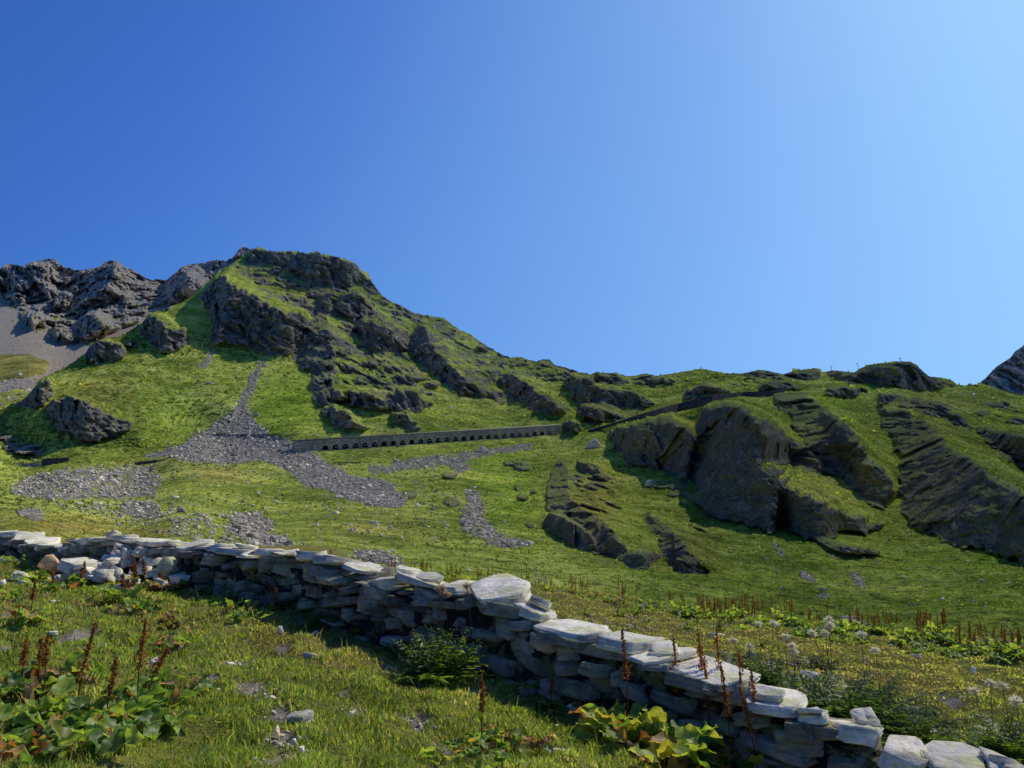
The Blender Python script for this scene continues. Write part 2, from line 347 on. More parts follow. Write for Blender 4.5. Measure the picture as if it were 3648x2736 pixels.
C([(2942,1404),(2990,1408),(3041,1412),(3086,1396)], [(2944,1380),(2990,1376),(3045,1380),(3086,1390)], [(2950,1370),(3000,1367),(3050,1370),(3095,1384)], seed=27)
C([(3130,1441),(3165,1435),(3225,1422)], [(3132,1400),(3185,1403),(3231,1415)], [(3140,1392),(3195,1394),(3240,1408)], seed=28)
C([(3205,1445),(3260,1458),(3334,1484),(3400,1505),(3460,1526)], [(3214,1424),(3275,1422),(3346,1440),(3398,1470),(3468,1522)], [(3225,1412),(3290,1410),(3360,1425),(3420,1455),(3480,1515)], seed=29)
C([(3478,1532),(3507,1562),(3561,1612),(3600,1640),(3660,1676),(3760,1740)], [(3486,1524),(3520,1528),(3581,1538),(3620,1545),(3665,1552),(3780,1590)], [(3490,1514),(3530,1514),(3590,1520),(3640,1525),(3680,1530),(3800,1560)], seed=30)
# the big ribs
C([(2165,1562),(2195,1597),(2250,1657),(2318,1662),(2360,1682),(2420,1717),(2440,1740)], [(2165,1537),(2215,1527),(2280,1509),(2330,1496),(2382,1489),(2436,1515),(2481,1563)], [(2165,1530),(2205,1510),(2270,1492),(2330,1480),(2395,1472),(2460,1500),(2495,1560)], seed=31, warp=24, steep=76)
C([(2505,1480),(2470,1560),(2455,1680),(2480,1770),(2520,1830),(2610,1845),(2700,1880),(2760,1900)], [(2514,1454),(2530,1452),(2575,1444),(2622,1440),(2665,1470),(2705,1520),(2715,1640),(2765,1800)], [(2516,1444),(2560,1432),(2622,1425),(2690,1440),(2740,1480),(2790,1540),(2800,1640),(2800,1790)], seed=32, warp=24, steep=70, side=.35)
C([(2640,1560),(2680,1620),(2740,1640),(2800,1640),(2860,1655),(2930,1668)], [(2655,1470),(2700,1490),(2740,1512),(2790,1540),(2840,1580),(2890,1600)], [(2680,1450),(2730,1466),(2775,1490),(2820,1525),(2850,1560),(2895,1592)], seed=33, warp=24, steep=66)
C([(2660,1580),(2720,1650),(2800,1645),(2880,1680),(2950,1690)], [(2678,1546),(2740,1550),(2810,1573),(2860,1602),(2935,1652)], [(2690,1536),(2760,1538),(2840,1562),(2885,1595),(2945,1645)], seed=34, warp=24, steep=68)
C([(2725,1700),(2745,1800),(2790,1880),(2860,1912),(2925,1930),(2990,1900),(3090,1892),(3140,1878)], [(2733,1652),(2755,1690),(2795,1724),(2836,1750),(2923,1794),(3001,1820),(3083,1860),(3140,1870)], [(2737,1634),(2795,1650),(2877,1680),(2960,1708),(3034,1750),(3090,1790),(3150,1830),(3185,1850)], seed=35, warp=24, steep=76)
C([(2754,1408),(2815,1486),(2844,1544),(2885,1594),(2943,1668),(3001,1709),(3083,1779),(3135,1815)], [(2860,1402),(2930,1452),(2983,1491),(3020,1530),(3062,1577),(3090,1632),(3140,1662),(3190,1757)], [(2960,1380),(3010,1440),(3060,1490),(3100,1535),(3150,1595),(3207,1645),(3230,1690),(3205,1770)], seed=36, warp=24, steep=70, side=.55)
C([(2930,1490),(2960,1560),(3000,1640),(3060,1700),(3120,1730)], [(2935,1462),(2985,1496),(3022,1540),(3065,1590),(3130,1690)], [(2945,1440),(3000,1470),(3045,1515),(3085,1570),(3145,1680)], seed=37, warp=24, steep=78)
C([(3130,1452),(3165,1532),(3200,1622),(3215,1722),(3212,1802),(3260,1874),(3360,1934),(3480,1949),(3600,1989),(3760,2044)], [(3142,1442),(3270,1492),(3346,1544),(3379,1592),(3420,1617),(3470,1642),(3519,1682),(3602,1730),(3660,1767),(3800,1852)], [(3200,1427),(3350,1482),(3478,1542),(3540,1592),(3580,1622),(3610,1647),(3650,1687),(3720,1742),(3780,1792),(3900,1882)], seed=38, warp=24, steep=70, side=.4)
C([(3470,1790),(3520,1830),(3580,1870),(3660,1910)], [(3490,1750),(3545,1772),(3600,1800),(3670,1840)], [(3500,1738),(3560,1752),(3620,1780),(3690,1825)], seed=39, steep=70)
# --- middle whalebacks
C([(1985,1650),(1965,1690),(1951,1748),(1947,1810),(2013,1837),(2060,1872),(2090,1922),(2112,1967),(2174,1974),(2224,2000)], [(2010,1648),(2022,1680),(2018,1750),(2040,1785),(2078,1815),(2122,1842),(2160,1868),(2185,1900),(2222,1940),(2246,1982)], [(2070,1634),(2133,1665),(2170,1700),(2200,1760),(2230,1800),(2270,1840),(2310,1880),(2330,1910),(2345,1950),(2340,1980)], seed=51, side=2.0, warp=8, steep=80)
C([(2222,1992),(2235,2010),(2268,2027),(2300,2026),(2347,1987)], [(2225,1985),(2245,1972),(2277,1960),(2310,1965),(2347,1980)], [(2228,1975),(2255,1955),(2285,1945),(2320,1950),(2350,1970)], seed=52, warp=5)
C([(1935,1866),(1964,1899),(2022,1932),(2071,1959),(2112,1965)], [(1962,1828),(2003,1840),(2062,1872),(2102,1906),(2122,1944)], [(1995,1815),(2013,1835),(2071,1880),(2112,1930),(2122,1942)], seed=53, side=1.6, warp=7, steep=80)
C([(2296,1849),(2314,1882),(2347,1907),(2355,1973),(2393,2014),(2417,2039),(2475,2043),(2525,2045)], [(2318,1825),(2352,1860),(2388,1884),(2430,1922),(2446,1968),(2468,1992),(2496,2016),(2528,2039)], [(2331,1814),(2401,1851),(2463,1884),(2525,1922),(2566,1955),(2607,1996),(2615,2016),(2560,2030)], seed=54, side=1.8, warp=8, steep=80)
C([(2290,1725),(2330,1735),(2400,1740),(2460,1780),(2520,1815)], [(2350,1712),(2380,1712),(2430,1735),(2480,1768),(2522,1808)], [(2360,1700),(2400,1698),(2450,1718),(2500,1750),(2530,1795)], seed=55, warp=6)
C([(2060,1665),(2110,1690),(2160,1715)], [(2062,1645),(2120,1655),(2168,1700)], [(2075,1632),(2140,1645),(2180,1690)], seed=56, warp=5)
C([(2920,1930),(2960,1958),(3020,1972),(3130,1975)], [(2925,1922),(2975,1930),(3050,1948),(3130,1962)], [(2940,1910),(3000,1912),(3080,1930),(3150,1950)], seed=57, warp=6)
for (u, v, w, h, o) in [(1861,1660,66,44,7),(1848,1738,34,24,4),(1865,1770,46,30,5),(1902,1750,24,20,3),(1604,1693,58,30,5),(1464,1760,60,34,5),(1612,1785,60,44,6),(2120,1730,70,30,4),(2050,1700,80,26,4),(1815,1650,50,26,4),(1890,1870,40,24,3),
                        (2400,1760,50,20,4),(1725,1240,60,30,8),(1660,1260,60,36,8),(1850,1290,70,26,8),(1780,1290,60,24,7),(1930,1300,60,26,8),(1990,1350,50,20,6),(1600,1180,70,24,8),(1420,1110,60,26,8),(1370,1075,50,24,8),(1560,1150,60,24,8),(930,1000,50,26,7),(1010,990,60,24,7),(985,960,40,30,7),(1050,1010,60,20,6),
                        (950,1060,40,14,5),(1330,1290,70,34,9),(1400,1310,60,26,8),(1250,1310,70,30,9),(1300,1350,80,34,9),(1470,1340,50,30,7),(1540,1370,60,24,7),(1420,1350,50,24,6),(1230,1250,50,30,7),(3560,1440,90,26,8),(3500,1470,60,18,5),(3620,1500,80,24,6)]:
    HS.blob(u, v, w, h, o, .9)
for (u, v, w, h, o) in [(30,1430,50,24,4), (2320,1655,50,16,2)]: HS.blob(u, v, w, h, o, .4)
# broken rocky ground of the mid mountain
brk = np.maximum.reduce([np.exp(-(((HS.U - u) / w) ** 2 + ((HS.V - v) / h) ** 2) ** 2) for (u, v, w, h) in
      [(1290,1300,150,110),(1560,1230,150,60),(1700,1300,130,60),(1900,1340,150,45),(2200,1400,170,55),(1250,1090,110,50),(1430,1150,110,50),(1420,1330,100,90),(2700,1345,130,25),(1050,1000,160,40),(2100,1740,120,120),(2440,1940,110,100),(2640,1500,130,40),(2830,1700,110,40),(590,1190,70,60),(3560,1470,110,50)]])
CRAG = [(880,880),(1330,985),(1480,1112),(1720,1215),(1960,1275),(2110,1325),(2330,1335),(2360,1420),(2230,1490),(2060,1480),(1990,1480),(1800,1470),(1720,1420),(1610,1400),(1530,1330),(1560,1450),(1420,1470),(1260,1530),(1150,1460),(1110,1420),(1110,1330),(1040,1270),(1080,1160),(960,1060),(880,990),(800,950)]
cragm = in_poly(HS.U, HS.V, CRAG).astype(np.float32); cragm = HS.blur(cragm, 30)
Wc = at(HS.U, HS.V, HS.D); ca_, sa_ = math.cos(math.radians(38)), math.sin(math.radians(38))
Ac = ca_ * Wc[..., 0] - sa_ * Wc[..., 2]; Bc = sa_ * Wc[..., 0] + ca_ * Wc[..., 2]
patchy = sstep(.02, .34, pn(Ac / 38, Wc[..., 1] / 90, Bc / 17, 501) + .7 * pn(Ac / 14, Wc[..., 1] / 40, Bc / 7, 502) + .35 * pn(Ac / 6, Wc[..., 1] / 20, Bc / 4, 503) + .10)
brk = np.maximum(brk * .8, cragm * patchy)
HS.crag = cragm * patchy
# the gallery stands on a levelled bench
su = np.clip((HS.U - GAL_A[0]) / (GAL_B[0] - GAL_A[0]), 0, 1)
vb = GAL_A[1] + su * (GAL_B[1] - GAL_A[1]); vt = 1576 + su * (1514 - 1576); db = 1 / ((1 - su) / GAL_A[2] + su / GAL_B[2])
ins = (HS.U > GAL_A[0] + 60) & (HS.U < GAL_B[0] + 4)
HS.D = np.where(HS.U > 2130, HS.blur(HS.D, 26), HS.blur(HS.D, 1)); 
m = ins & (HS.V <= vb) & (HS.V > vt - 2); HS.D[m] = (db + 8.5)[m]; HS.rock[m] = 0
m = ins & (HS.V <= vt - 2) & (HS.V > vt - 40); HS.D[m] = np.maximum(HS.D[m], (db + 8.5 + (vt - 2 - HS.V) * .42)[m])
m = ins & (HS.V > vb) & (HS.V < vb + 40); HS.D[m] = np.minimum(HS.D[m], (db - .4 - (HS.V - vb) * .12)[m]); HS.rock[m] = 0
HS.rock = HS.blur(HS.rock, 1)
# surface relief along the strata
GALW = np.exp(-np.maximum(np.abs(HS.V - (vb + vt) / 2) - 30, 0) / 25) * ((HS.U > 1040) & (HS.U < 2030))
def relief(S, rockiness, far=1.0):
    W = at(S.U, S.V, S.D); X, Y, Z = (W[..., i].astype(np.float32) for i in range(3))
    c, s_ = math.cos(math.radians(38)), math.sin(math.radians(38))
    A = c * X - s_ * Z; B = s_ * X + c * Z
    near = sstep(25, 120, S.D)
    wx = 6 * pn(X / 30, Y / 60, Z / 30, 71); A = A + wx; B = B + 6 * pn(X / 30, Y / 60, Z / 30, 72)
    rg = lambda q: 1 - 2 * np.abs(q)
    big = sstep(700, 300, S.D)
    R = np.zeros_like(X); sel = rockiness > .015
    a, b, x, y, z = A[sel], B[sel], X[sel], Y[sel], Z[sel]
    wq = 1.5 * pn(x / 7, y / 14, z / 7, 75); a2, b2 = a + wq, b + 1.5 * pn(x / 7, y / 14, z / 7, 76)
    R[sel] = 6.0 * rg(pn(a / 46, y / 150, b / 19, 11)) + big[sel] * 9 * rg(pn(a / 75, y / 150, b / 30, 10)) + 6.5 * cell(a2 / 34, y / 60, b2 / 17, 301) + 4.2 * cell(a2 / 13, y / 30, b2 / 6.5, 302) + 2.3 * cell(a2 / 5.2, y / 14, b2 / 2.7, 303) + 1.1 * cell(a2 / 2.1, y / 6, b2 / 1.1, 304) + .4 * pn(x / 1.3, y / 4, z / 1.2, 16)
    saw = lambda q: np.where(q - np.floor(q) < .78, (q - np.floor(q)) / .78, (1 - (q - np.floor(q))) / .22)
    rs_ = 1 - .55 * sstep(-10, 60, x)
    R[sel] += rs_ * (2.6 * saw(b / 8.5 + 1.5 * pn(a / 26, y / 60, b / 9, 401) + .5 * pn(x / 6, y / 12, z / 6, 402)) * (.35 + .9 * sstep(-.2, .5, pn(a / 22, y / 60, b / 14, 403)))
               + 1.15 * saw(b / 3.1 + .9 * pn(a / 11, y / 30, b / 4, 404) + .5 * pn(x / 3, y / 8, z / 3, 405)) * sstep(-.3, .4, pn(a / 13, y / 40, b / 7, 406)))
    G = 2.4 * pn(X / 34, Y / 60, Z / 16, 21) + 1.5 * pn(X / 13, Y / 26, Z / 7, 22) + .9 * pn(X / 6, Y / 14, Z / 3.0, 23) + .30 * pn(X / 11, Y / 10, Z / 1.0, 24) + .75 * pn(X / 2.4, Y / 6, Z / 1.3, 25) + .5 * pn(X / 1.1, Y / 2.4, Z / .7, 26)
    if hasattr(S, 'herb'): G = G + S.herb * (1.3 * pn(X / 2.6, Y / 5, Z / 1.3, 231) + 1.6 * pn(X / 6.5, Y / 11, Z / 3.2, 232) + .7 * pn(X / 1.2, Y / 2.4, Z / .7, 233))  # herb: right slope zone, rougher relief here, painted self-shade in its colour
    ST = 0
    if hasattr(S, 'steps'): ST = S.steps * np.clip(S.D / 300, .5, 1.5) * 1.3 * (3.2 * rg(pn(A / 17, Y / 40, B / 3.6, 27)) + 1.8 * rg(pn(A / 7, Y / 20, B / 1.8, 28)))
    return (R * rockiness * far * np.clip(S.D / 420, .45, 1.6) + G * (1 - .7 * rockiness) * np.clip(S.D / 220, .36, 1.5) * near + ST).astype(np.float32)
HS.steps = (1 + 1.1 * np.maximum(np.exp(-(((HS.U - 2110) / 150) ** 2 + ((HS.V - 1800) / 150) ** 2) ** 2), np.exp(-(((HS.U - 2450) / 130) ** 2 + ((HS.V - 1950) / 110) ** 2) ** 2))) * np.maximum.reduce([np.exp(-(((HS.U - u) / w) ** 2 + ((HS.V - v) / h) ** 2) ** 2) for (u, v, w, h) in [(2110,1780,130,130),(2450,1950,120,100),(2640,1480,140,50),(2880,1720,190,60),(3080,1640,70,80),(3500,1620,200,80),(1320,1330,160,120),(3150,1960,170,45),(1600,1730,120,60),(1240,1090,110,50),(2600,1350,300,40)]]) * (1 - GALW)
HS.herb = sstep(2050, 2350, HS.U) * sstep(1830, 1930, HS.V) + .5 * sstep(2150, 2300, HS.U) * sstep(1400, 1500, HS.V) * (1 - sstep(1830, 1930, HS.V))  # right slope zone: rougher relief, and self-shade painted into its colour
rk = np.clip(HS.rock + .8 * brk, 0, 1) * (1 - GALW)
HS.D -= relief(HS, rk) * (1 - .9 * GALW)
HS.rockiness = rk

def skyline(pts, S, jag, seed):
    p = np.array(pts, float); u = np.linspace(p[0, 0], p[-1, 0], int((p[-1, 0] - p[0, 0]) / 2.8))
    v = np.interp(u, p[:, 0], p[:, 1])
    a = np.interp(u, p[:, 0], np.array([q[2] if len(q) > 2 else jag for q in pts], float)) if len(pts[0]) > 2 else np.full(len(u), jag)
    z = 0 * u
    v = v - a * (1.1 * np.abs(pn(u / 26, z, z + seed, 81)) + .9 * pn(u / 11, z, z + seed, 82) + .5 * pn(u / 5, z, z + seed, 83))
    return u, v
def hill_mesh(name, S, su, sv, bot, rows, back):
    vb = np.interp(su, [b[0] for b in bot], [b[1] for b in bot])
    t = np.linspace(0, 1, rows)[:, None]
    U = np.repeat(su[None], rows, 0); V = sv[None] * (1 - t) + vb[None] * t
    D = S.get(U, V)
    P = at(U, V, D)
    # the far side of the crest
    B = []
    for k, (dy, dz) in enumerate(back[::-1]):
        q = P[0].copy(); q[:, 1] += dy; q[:, 2] -= dz; B.append(q)
    rock = S.get(U, V, S.rockiness)
    P = np.concatenate([np.array(B), P]); rock = np.concatenate([np.repeat(rock[:1], len(B), 0), rock])
    U = np.concatenate([np.repeat(U[:1], len(B), 0), U]); V = np.concatenate([np.repeat(V[:1], len(B), 0), V])
    return P, rock, U, V
sky_main = [(-420,1475,2),(-100,1470,2),(0,1462,2),(40,1440,3),(75,1432,3),(110,1395,4),(150,1347,5),(172,1340,4),(198,1325,3),(247,1300,3),(305,1258,3),(320,1232,4),(345,1215,5),(388,1204,5),(420,1203,2),(507,1151,3),(530,1118,5),(548,1112,3),(590,1097,2),(643,1081,2),(690,1050,3),(721,1027,5),(783,961,5),(825,942,5),(870,910,5),(893,890,5),(928,881,5),(957,893,6),(990,897,6),(1035,894,6),(1068,899,6),(1089,904,6),(1126,895,5),(1150,908,5),(1171,910,5),(1212,918,6),(1249,930,6),(1274,945,6),(1286,963,6),(1307,970,5),(1319,990,5),(1332,1015,5),(1348,1036,4),(1365,1056,4),(1398,1077,3),(1431,1089,3),(1468,1112,4),(1501,1122,4),(1542,1127,4),(1583,1134,3),(1608,1155,3),(1641,1178,3),(1670,1188,4),(1711,1218,4),(1748,1241,4),(1781,1261,4),(1818,1274,4),(1851,1271,4),(1884,1282,4),(1913,1288,4),(1934,1280,4),(1959,1282,4),(1975,1300,3),(2012,1309,3),(2053,1321,3),(2062,1328,3),(2091,1329,4),(2103,1335,3),(2128,1324,4),(2152,1329,4),(2194,1328,3),(2231,1340,2),(2260,1339,2),(2297,1331,2),(2342,1339,2),(2383,1333,2),(2466,1319,2),(2499,1313,1),(2543,1322,1),(2589,1330,2),(2642,1331,2),(2675,1324,3),(2704,1317,3),(2754,1326,3),(2791,1334,2),(2832,1320,2),(2906,1311,2),(2918,1315,2),(2931,1327,2),(2968,1319,2),(3009,1324,2),(3041,1328,2),(3066,1311,3),(3099,1299,3),(3148,1293,3),(3190,1288,3),(3243,1288,3),(3268,1301,3),(3284,1320,3),(3313,1342,2),(3354,1346,2),(3387,1353,3),(3412,1371,2),(3437,1373,1),(3495,1367,2),(3519,1373,2),(3561,1388,2),(3602,1402,2),(3648,1410,2),(3800,1450,2),(4050,1530,2)]
su_, sv_ = skyline(sky_main, HS, 3, 3)
P, rock, UU, VV = hill_mesh('hillside', HS, su_, sv_, [(-420,2120),(600,2150),(1600,2280),(2800,2430),(3648,2520),(4060,2580)], 470, [(4, 1), (12, 6), (40, 30), (160, 120)])
nr, nc = P.shape[:2]
# slope decides where turf holds
dPu = np.gradient(P, axis=1); dPv = np.gradient(P, axis=0)
N = np.cross(dPv, dPu); N /= np.linalg.norm(N, axis=-1, keepdims=True) + 1e-9
N *= np.sign((N * (P - EYE)).sum(-1, keepdims=True)) * -1
def smooth2(a, n):
    for _ in range(n):
        b = np.pad(a, 1, mode='edge'); a = (b[:-2, 1:-1] + b[2:, 1:-1] + b[1:-1, :-2] + b[1:-1, 2:] + 2 * a) / 6
    return a
nz = smooth2(N[..., 2], 3)
Xf, Yf, Zf = (P[..., i] for i in range(3))
nn = pn(Xf / 9, Yf / 20, Zf / 5, 91) + .6 * pn(Xf / 3, Yf / 8, Zf / 2, 92)
steep = sstep(.80, .50, nz + .14 * nn)
cliffrock = HS.get(UU, VV, HS.rock)
st2 = sstep(.88, .58, nz + .14 * nn)
cragr = HS.get(UU, VV, HS.crag)
rockmask = np.clip(np.maximum(np.clip(cragr * (.35 + .8 * sstep(.93, .66, nz + .14 * nn)), 0, 1), np.maximum(sstep(.15, .6, cliffrock + .40 * nn) * (.50 + .65 * st2), sstep(.15, .6, rock + .3 * nn) * 1.05 * sstep(.80, .52, nz + .16 * nn))) , 0, 1)
# scree and worn ground
def polymask(U, V, polys, warp=14, soft=True):
    u = U + warp * (pn(U / 40, V / 40, 0 * U, 61) + .6 * pn(U / 14, V / 14, 0 * U, 62)); v = V + warp * .7 * (pn(U / 40, V / 40, 0 * U + 7, 63) + .6 * pn(U / 14, V / 14, 0 * U, 64))
    m = np.zeros(U.shape, np.float32)
    for p in polys: m[in_poly(u, v, p)] = 1
    return m
CONE = [(846,1446),(780,1502),(700,1552),(640,1587),(560,1610),(505,1632),(600,1628),(740,1652),(841,1650),(924,1638),(986,1658),(1047,1691),(1089,1732),(1150,1741),(1253,1778),(1315,1802),(1418,1811),(1451,1782),(1439,1757),(1394,1741),(1406,1716),(1336,1708),(1233,1699),(1237,1683),(1180,1660),(1120,1612),(1068,1580),(1006,1563),(957,1547),(903,1495),(874,1446),(862,1436)]
CHUTE = [(850,1448),(876,1448),(895,1400),(925,1340),(950,1268),(942,1265),(905,1330),(870,1390)]
CHUTE2 = [(700,1315),(730,1312),(778,1240),(765,1232),(740,1270)]
LEFTF = [(107,1695),(247,1671),(371,1666),(433,1683),(487,1658),(544,1662),(569,1699),(557,1761),(454,1778),(350,1774),(206,1775),(124,1774),(41,1757),(37,1741)]
RCHUTE = [(1650,1737),(1700,1747),(1725,1802),(1720,1852),(1760,1892),(1880,1937),(1900,1947),(1840,1952),(1760,1947),(1700,1902),(1640,1882),(1650,1832),(1670,1792)]
BELOW = [(1300,1668),(1400,1655),(1500,1630),(1600,1617),(1700,1607),(1800,1592),(1900,1580),(1900,1598),(1750,1622),(1650,1642),(1690,1662),(1640,1688),(1600,1662),(1480,1667),(1330,1690)]
PATCH1 = [(430,1790),(500,1785),(560,1800),(590,1840),(520,1850),(440,1830)]
PATCH2 = [(830,1830),(920,1825),(965,1850),(950,1915),(860,1920),(810,1890)]
PATCH3 = [(1260,1960),(1380,1960),(1450,2010),(1350,2010),(1270,1990)]
PATCH4 = [(900,1905),(990,1905),(1050,1945),(960,1960),(880,1945)]
RS = [[(2742,1932),(2760,1930),(2804,1978),(2790,1984)],[(2851,2034),(2868,2034),(2908,2074),(2890,2080),(2860,2062)],[(3012,2034),(3050,2045),(3088,2089),(3060,2092),(3040,2060)],[(2915,2118),(2950,2118),(2955,2130),(2920,2132)],[(2990,2190),(3050,2196),(3095,2216),(3040,2222),(2995,2210)],[(3500,2270),(3648,2290),(3648,2310),(3520,2300)],[(60,1815),(120,1808),(165,1850),(120,1856),(60,1830)]]
scree = polymask(UU, VV, [CONE, LEFTF, RCHUTE, BELOW, CHUTE, CHUTE2, PATCH1, PATCH2, PATCH3, PATCH4] + RS)
scree = smooth2(scree, 26); scree = sstep(.32, .62, scree + .34 * pn(UU / 13, VV / 7, 0 * UU, 68) + .22 * pn(UU / 5, VV / 3, 0 * UU, 69))
gap = sstep(.05, .45, pn(UU / 22, VV / 12, 0 * UU, 66) + .7 * pn(UU / 8, VV / 5, 0 * UU, 67))
inLeft = polymask(UU, VV, [LEFTF]); scree = scree * (1 - .75 * inLeft * gap) * (1 - .7 * polymask(UU, VV, [BELOW, RCHUTE], 10) * gap)
dry = np.maximum.reduce([a * np.exp(-(((UU - u) / w) ** 2 + ((VV - v) / h) ** 2)) for (u, v, w, h, a) in
      [(230,1880,210,45,1.0),(60,1840,80,30,.6),(780,1690,110,34,.8),(520,1900,120,22,.8),(560,1650,160,18,.6),(1500,1560,420,14,.6),(1350,1880,220,50,.45),(2120,1790,120,130,.85),(2470,1960,110,80,.85),(3350,1440,200,30,.5),(1150,1030,160,60,.5),(350,1400,160,80,.45),(1320,1200,140,60,.5),(3300,1530,150,40,.4),(2900,1760,120,60,.4)]])
lush = np.maximum.reduce([a * np.exp(-(((UU - u) / w) ** 2 + ((VV - v) / h) ** 2)) for (u, v, w, h, a) in
      [(1010,1450,120,120,1.0),(1830,1760,140,120,.9),(2180,1750,90,140,.6),(2080,1450,40,90,1.0),(2900,1950,300,60,.25),(3300,1990,200,60,.25),(3520,2000,120,50,.9),(1750,1640,160,40,.7),(600,1480,120,90,.5),(2420,1690,120,60,.8),(3050,1385,70,20,.6),(2960,1440,60,30,.7)]])
mask = np.stack([rockmask, scree, dry, lush], -1)
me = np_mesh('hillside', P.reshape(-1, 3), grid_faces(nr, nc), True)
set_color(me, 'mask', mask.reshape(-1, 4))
shadeU = HS.get(UU, VV, HS.herb); hz = np.clip(shadeU, 0, 1) * np.clip(.75 + .5 * (pn(UU / 60, VV / 26, 0 * UU, 241) + .7 * pn(UU / 22, VV / 11, 0 * UU, 242)), .1, 1)
set_color(me, 'herb', np.repeat(np.stack([hz, hz, hz, 0 * hz + 1], -1).reshape(-1, 4), 1, 0))  # mask of the painted slope shade

# ------------------------------------------------------------------ hillside material
def hill_material(name, far=0.0):
    t = NT(name); co = t.coord()
    at_ = t.n('ShaderNodeAttribute', attribute_name='mask'); sep = t.n('ShaderNodeSeparateColor', {'Color': at_.outputs['Color']})
    R, S_, Dry = sep.outputs[0], sep.outputs[1], sep.outputs[2]; Lush = at_.outputs['Alpha']
    n1 = t.noise(co, .018, 5, .6); n2 = t.noise(t.scale(co, (.12, .12, .22)), 1.0, 7, .68, .4); n3 = t.noise(t.scale(co, (.7, .7, 1.6)), 1.0, 5, .7)
    f = t.math('ADD', t.math('MULTIPLY', n1, .30), t.math('ADD', t.math('MULTIPLY', n2, .36), t.math('MULTIPLY', n3, .34)))
    grass = t.ramp(f, [(.36, (.065, .078, .020)), (.43, (.195, .232, .044)), (.50, (.37, .42, .07)), (.57, (.58, .58, .16))])
    lushc = t.ramp(f, [(.36, (.08, .12, .016)), (.46, (.28, .39, .036)), (.57, (.50, .58, .07))])
    dryc = t.ramp(f, [(.38, (.12, .10, .03)), (.48, (.36, .28, .08)), (.58, (.55, .44, .17))])
    g = t.mix(t.math('MULTIPLY', Lush, .9, True), grass, lushc); g = t.mix(t.math('MULTIPLY', Dry, .85, True), g, dryc)
    g = t.mix(1.0, g, t.ramp(t.noise(t.scale(co, (.028, .028, .045)), 1.0, 5, .62, .3), [(.36, (.60, .70, .60)), (.50, (1.08, 1.16, 1.08)), (.62, (1.4, 1.38, 1.25))]), 'MULTIPLY')
    g = t.mix(t.n('ShaderNodeAttribute', attribute_name='herb').outputs['Fac'], g, t.mix(1.0, g, (.50, .60, .48), 'MULTIPLY'))  # self-shade of the slope painted as darker turf
    r1 = t.noise(t.scale(co, (.12, .12, .35), (0, math.radians(38), 0)), 1.0, 8, .7); r2 = t.noise(t.scale(co, (.9, .9, 1.8)), 1.0, 4, .7)
    rr = t.math('ADD', t.math('MULTIPLY', r1, .6), t.math('MULTIPLY', r2, .4))
    if far: rock = t.ramp(rr, [(.32, (.12, .115, .10)), (.44, (.26, .245, .215)), (.53, (.43, .40, .345)), (.63, (.64, .60, .51))])  # far rock lightened in colour to stand for haze
    else: rock = t.ramp(rr, [(.30, (.05, .046, .04)), (.42, (.13, .12, .105)), (.52, (.26, .24, .21)), (.62, (.50, .47, .41))])
    moss = t.ramp(n2, [(.35, (.05, .055, .018)), (.6, (.14, .13, .045))])
    fl = t.noise(t.scale(co, (.30, .30, .55)), 1.0, 7, .68, .6); g = t.mix(t.ramp(fl, [(.37, (.85, .85, .85)), (.47, (0, 0, 0))]), g, (.06, .07, .018))  # dark flecks: tussock shade painted into the grass colour
    rock = t.mix(t.ramp(n3, [(.45, (0, 0, 0)), (.62, (.55, .55, .55))]), rock, moss) if not far else rock
    if not far: rock = t.mix(t.ramp(t.n('ShaderNodeSeparateXYZ', {'Vector': t.n('ShaderNodeMapping', {'Vector': co, 'Scale': (.004, .004, .004), 'Location': (.1, 0, 0)}).outputs[0]}).outputs[0], [(.06, (0, 0, 0)), (.19, (1, 1, 1))]), rock, t.mix(t.ramp(t.math('ADD', t.math('MULTIPLY', n2, .6), t.math('MULTIPLY', n3, .4)), [(.46, (0, 0, 0)), (.56, (.7, .7, .7))]), t.mix(1.0, rock, (.88, .85, .88), 'MULTIPLY'), (.15, .16, .075)))  # rock on the right darkened to deepen its shaded faces, with turf patches
    vor = t.n('ShaderNodeTexVoronoi', {'Vector': t.scale(co, (.7, .7, 1.2)), 'Scale': 1.0}); vor2 = t.n('ShaderNodeTexVoronoi', {'Vector': t.scale(co, (1.5, 1.5, 2.4)), 'Scale': 1.0})
    vv = t.math('ADD', t.math('MULTIPLY', t.n('ShaderNodeSeparateColor', {'Color': vor.outputs['Color']}).outputs[0], .5), t.math('MULTIPLY', t.n('ShaderNodeSeparateColor', {'Color': vor2.outputs['Color']}).outputs[1], .5))
    sc = t.ramp(vv, [(.1, (.07, .066, .06)), (.35, (.23, .21, .175)), (.65, (.44, .40, .33)), (.9, (.68, .62, .52))]) if not far else t.ramp(vv, [(.1, (.36, .31, .245)), (.5, (.47, .41, .33)), (.9, (.64, .57, .47))])
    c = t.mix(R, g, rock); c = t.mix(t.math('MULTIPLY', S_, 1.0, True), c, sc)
    h = t.math('ADD', t.math('MULTIPLY', n3, .9), t.math('MULTIPLY', vv, t.math('MULTIPLY', S_, .9)))
    h = t.math('ADD', h, t.math('MULTIPLY', rr, t.math('MULTIPLY', R, 1.6)))
    h = t.math('ADD', h, t.math('MULTIPLY', t.noise(t.scale(co, (2.2, 2.2, 4.0)), 1.0, 2, .6), .35))
    nb = t.bump(h, .9, 1.6 if not far else 2.0)
    return t.done(t.diffuse(c, nb, 1.0))
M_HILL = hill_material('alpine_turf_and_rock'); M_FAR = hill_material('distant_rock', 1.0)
hill = link('hillside', me, M_HILL, kind='structure', label='rocky green alpine hillside with scree fans rising to a dark crag')

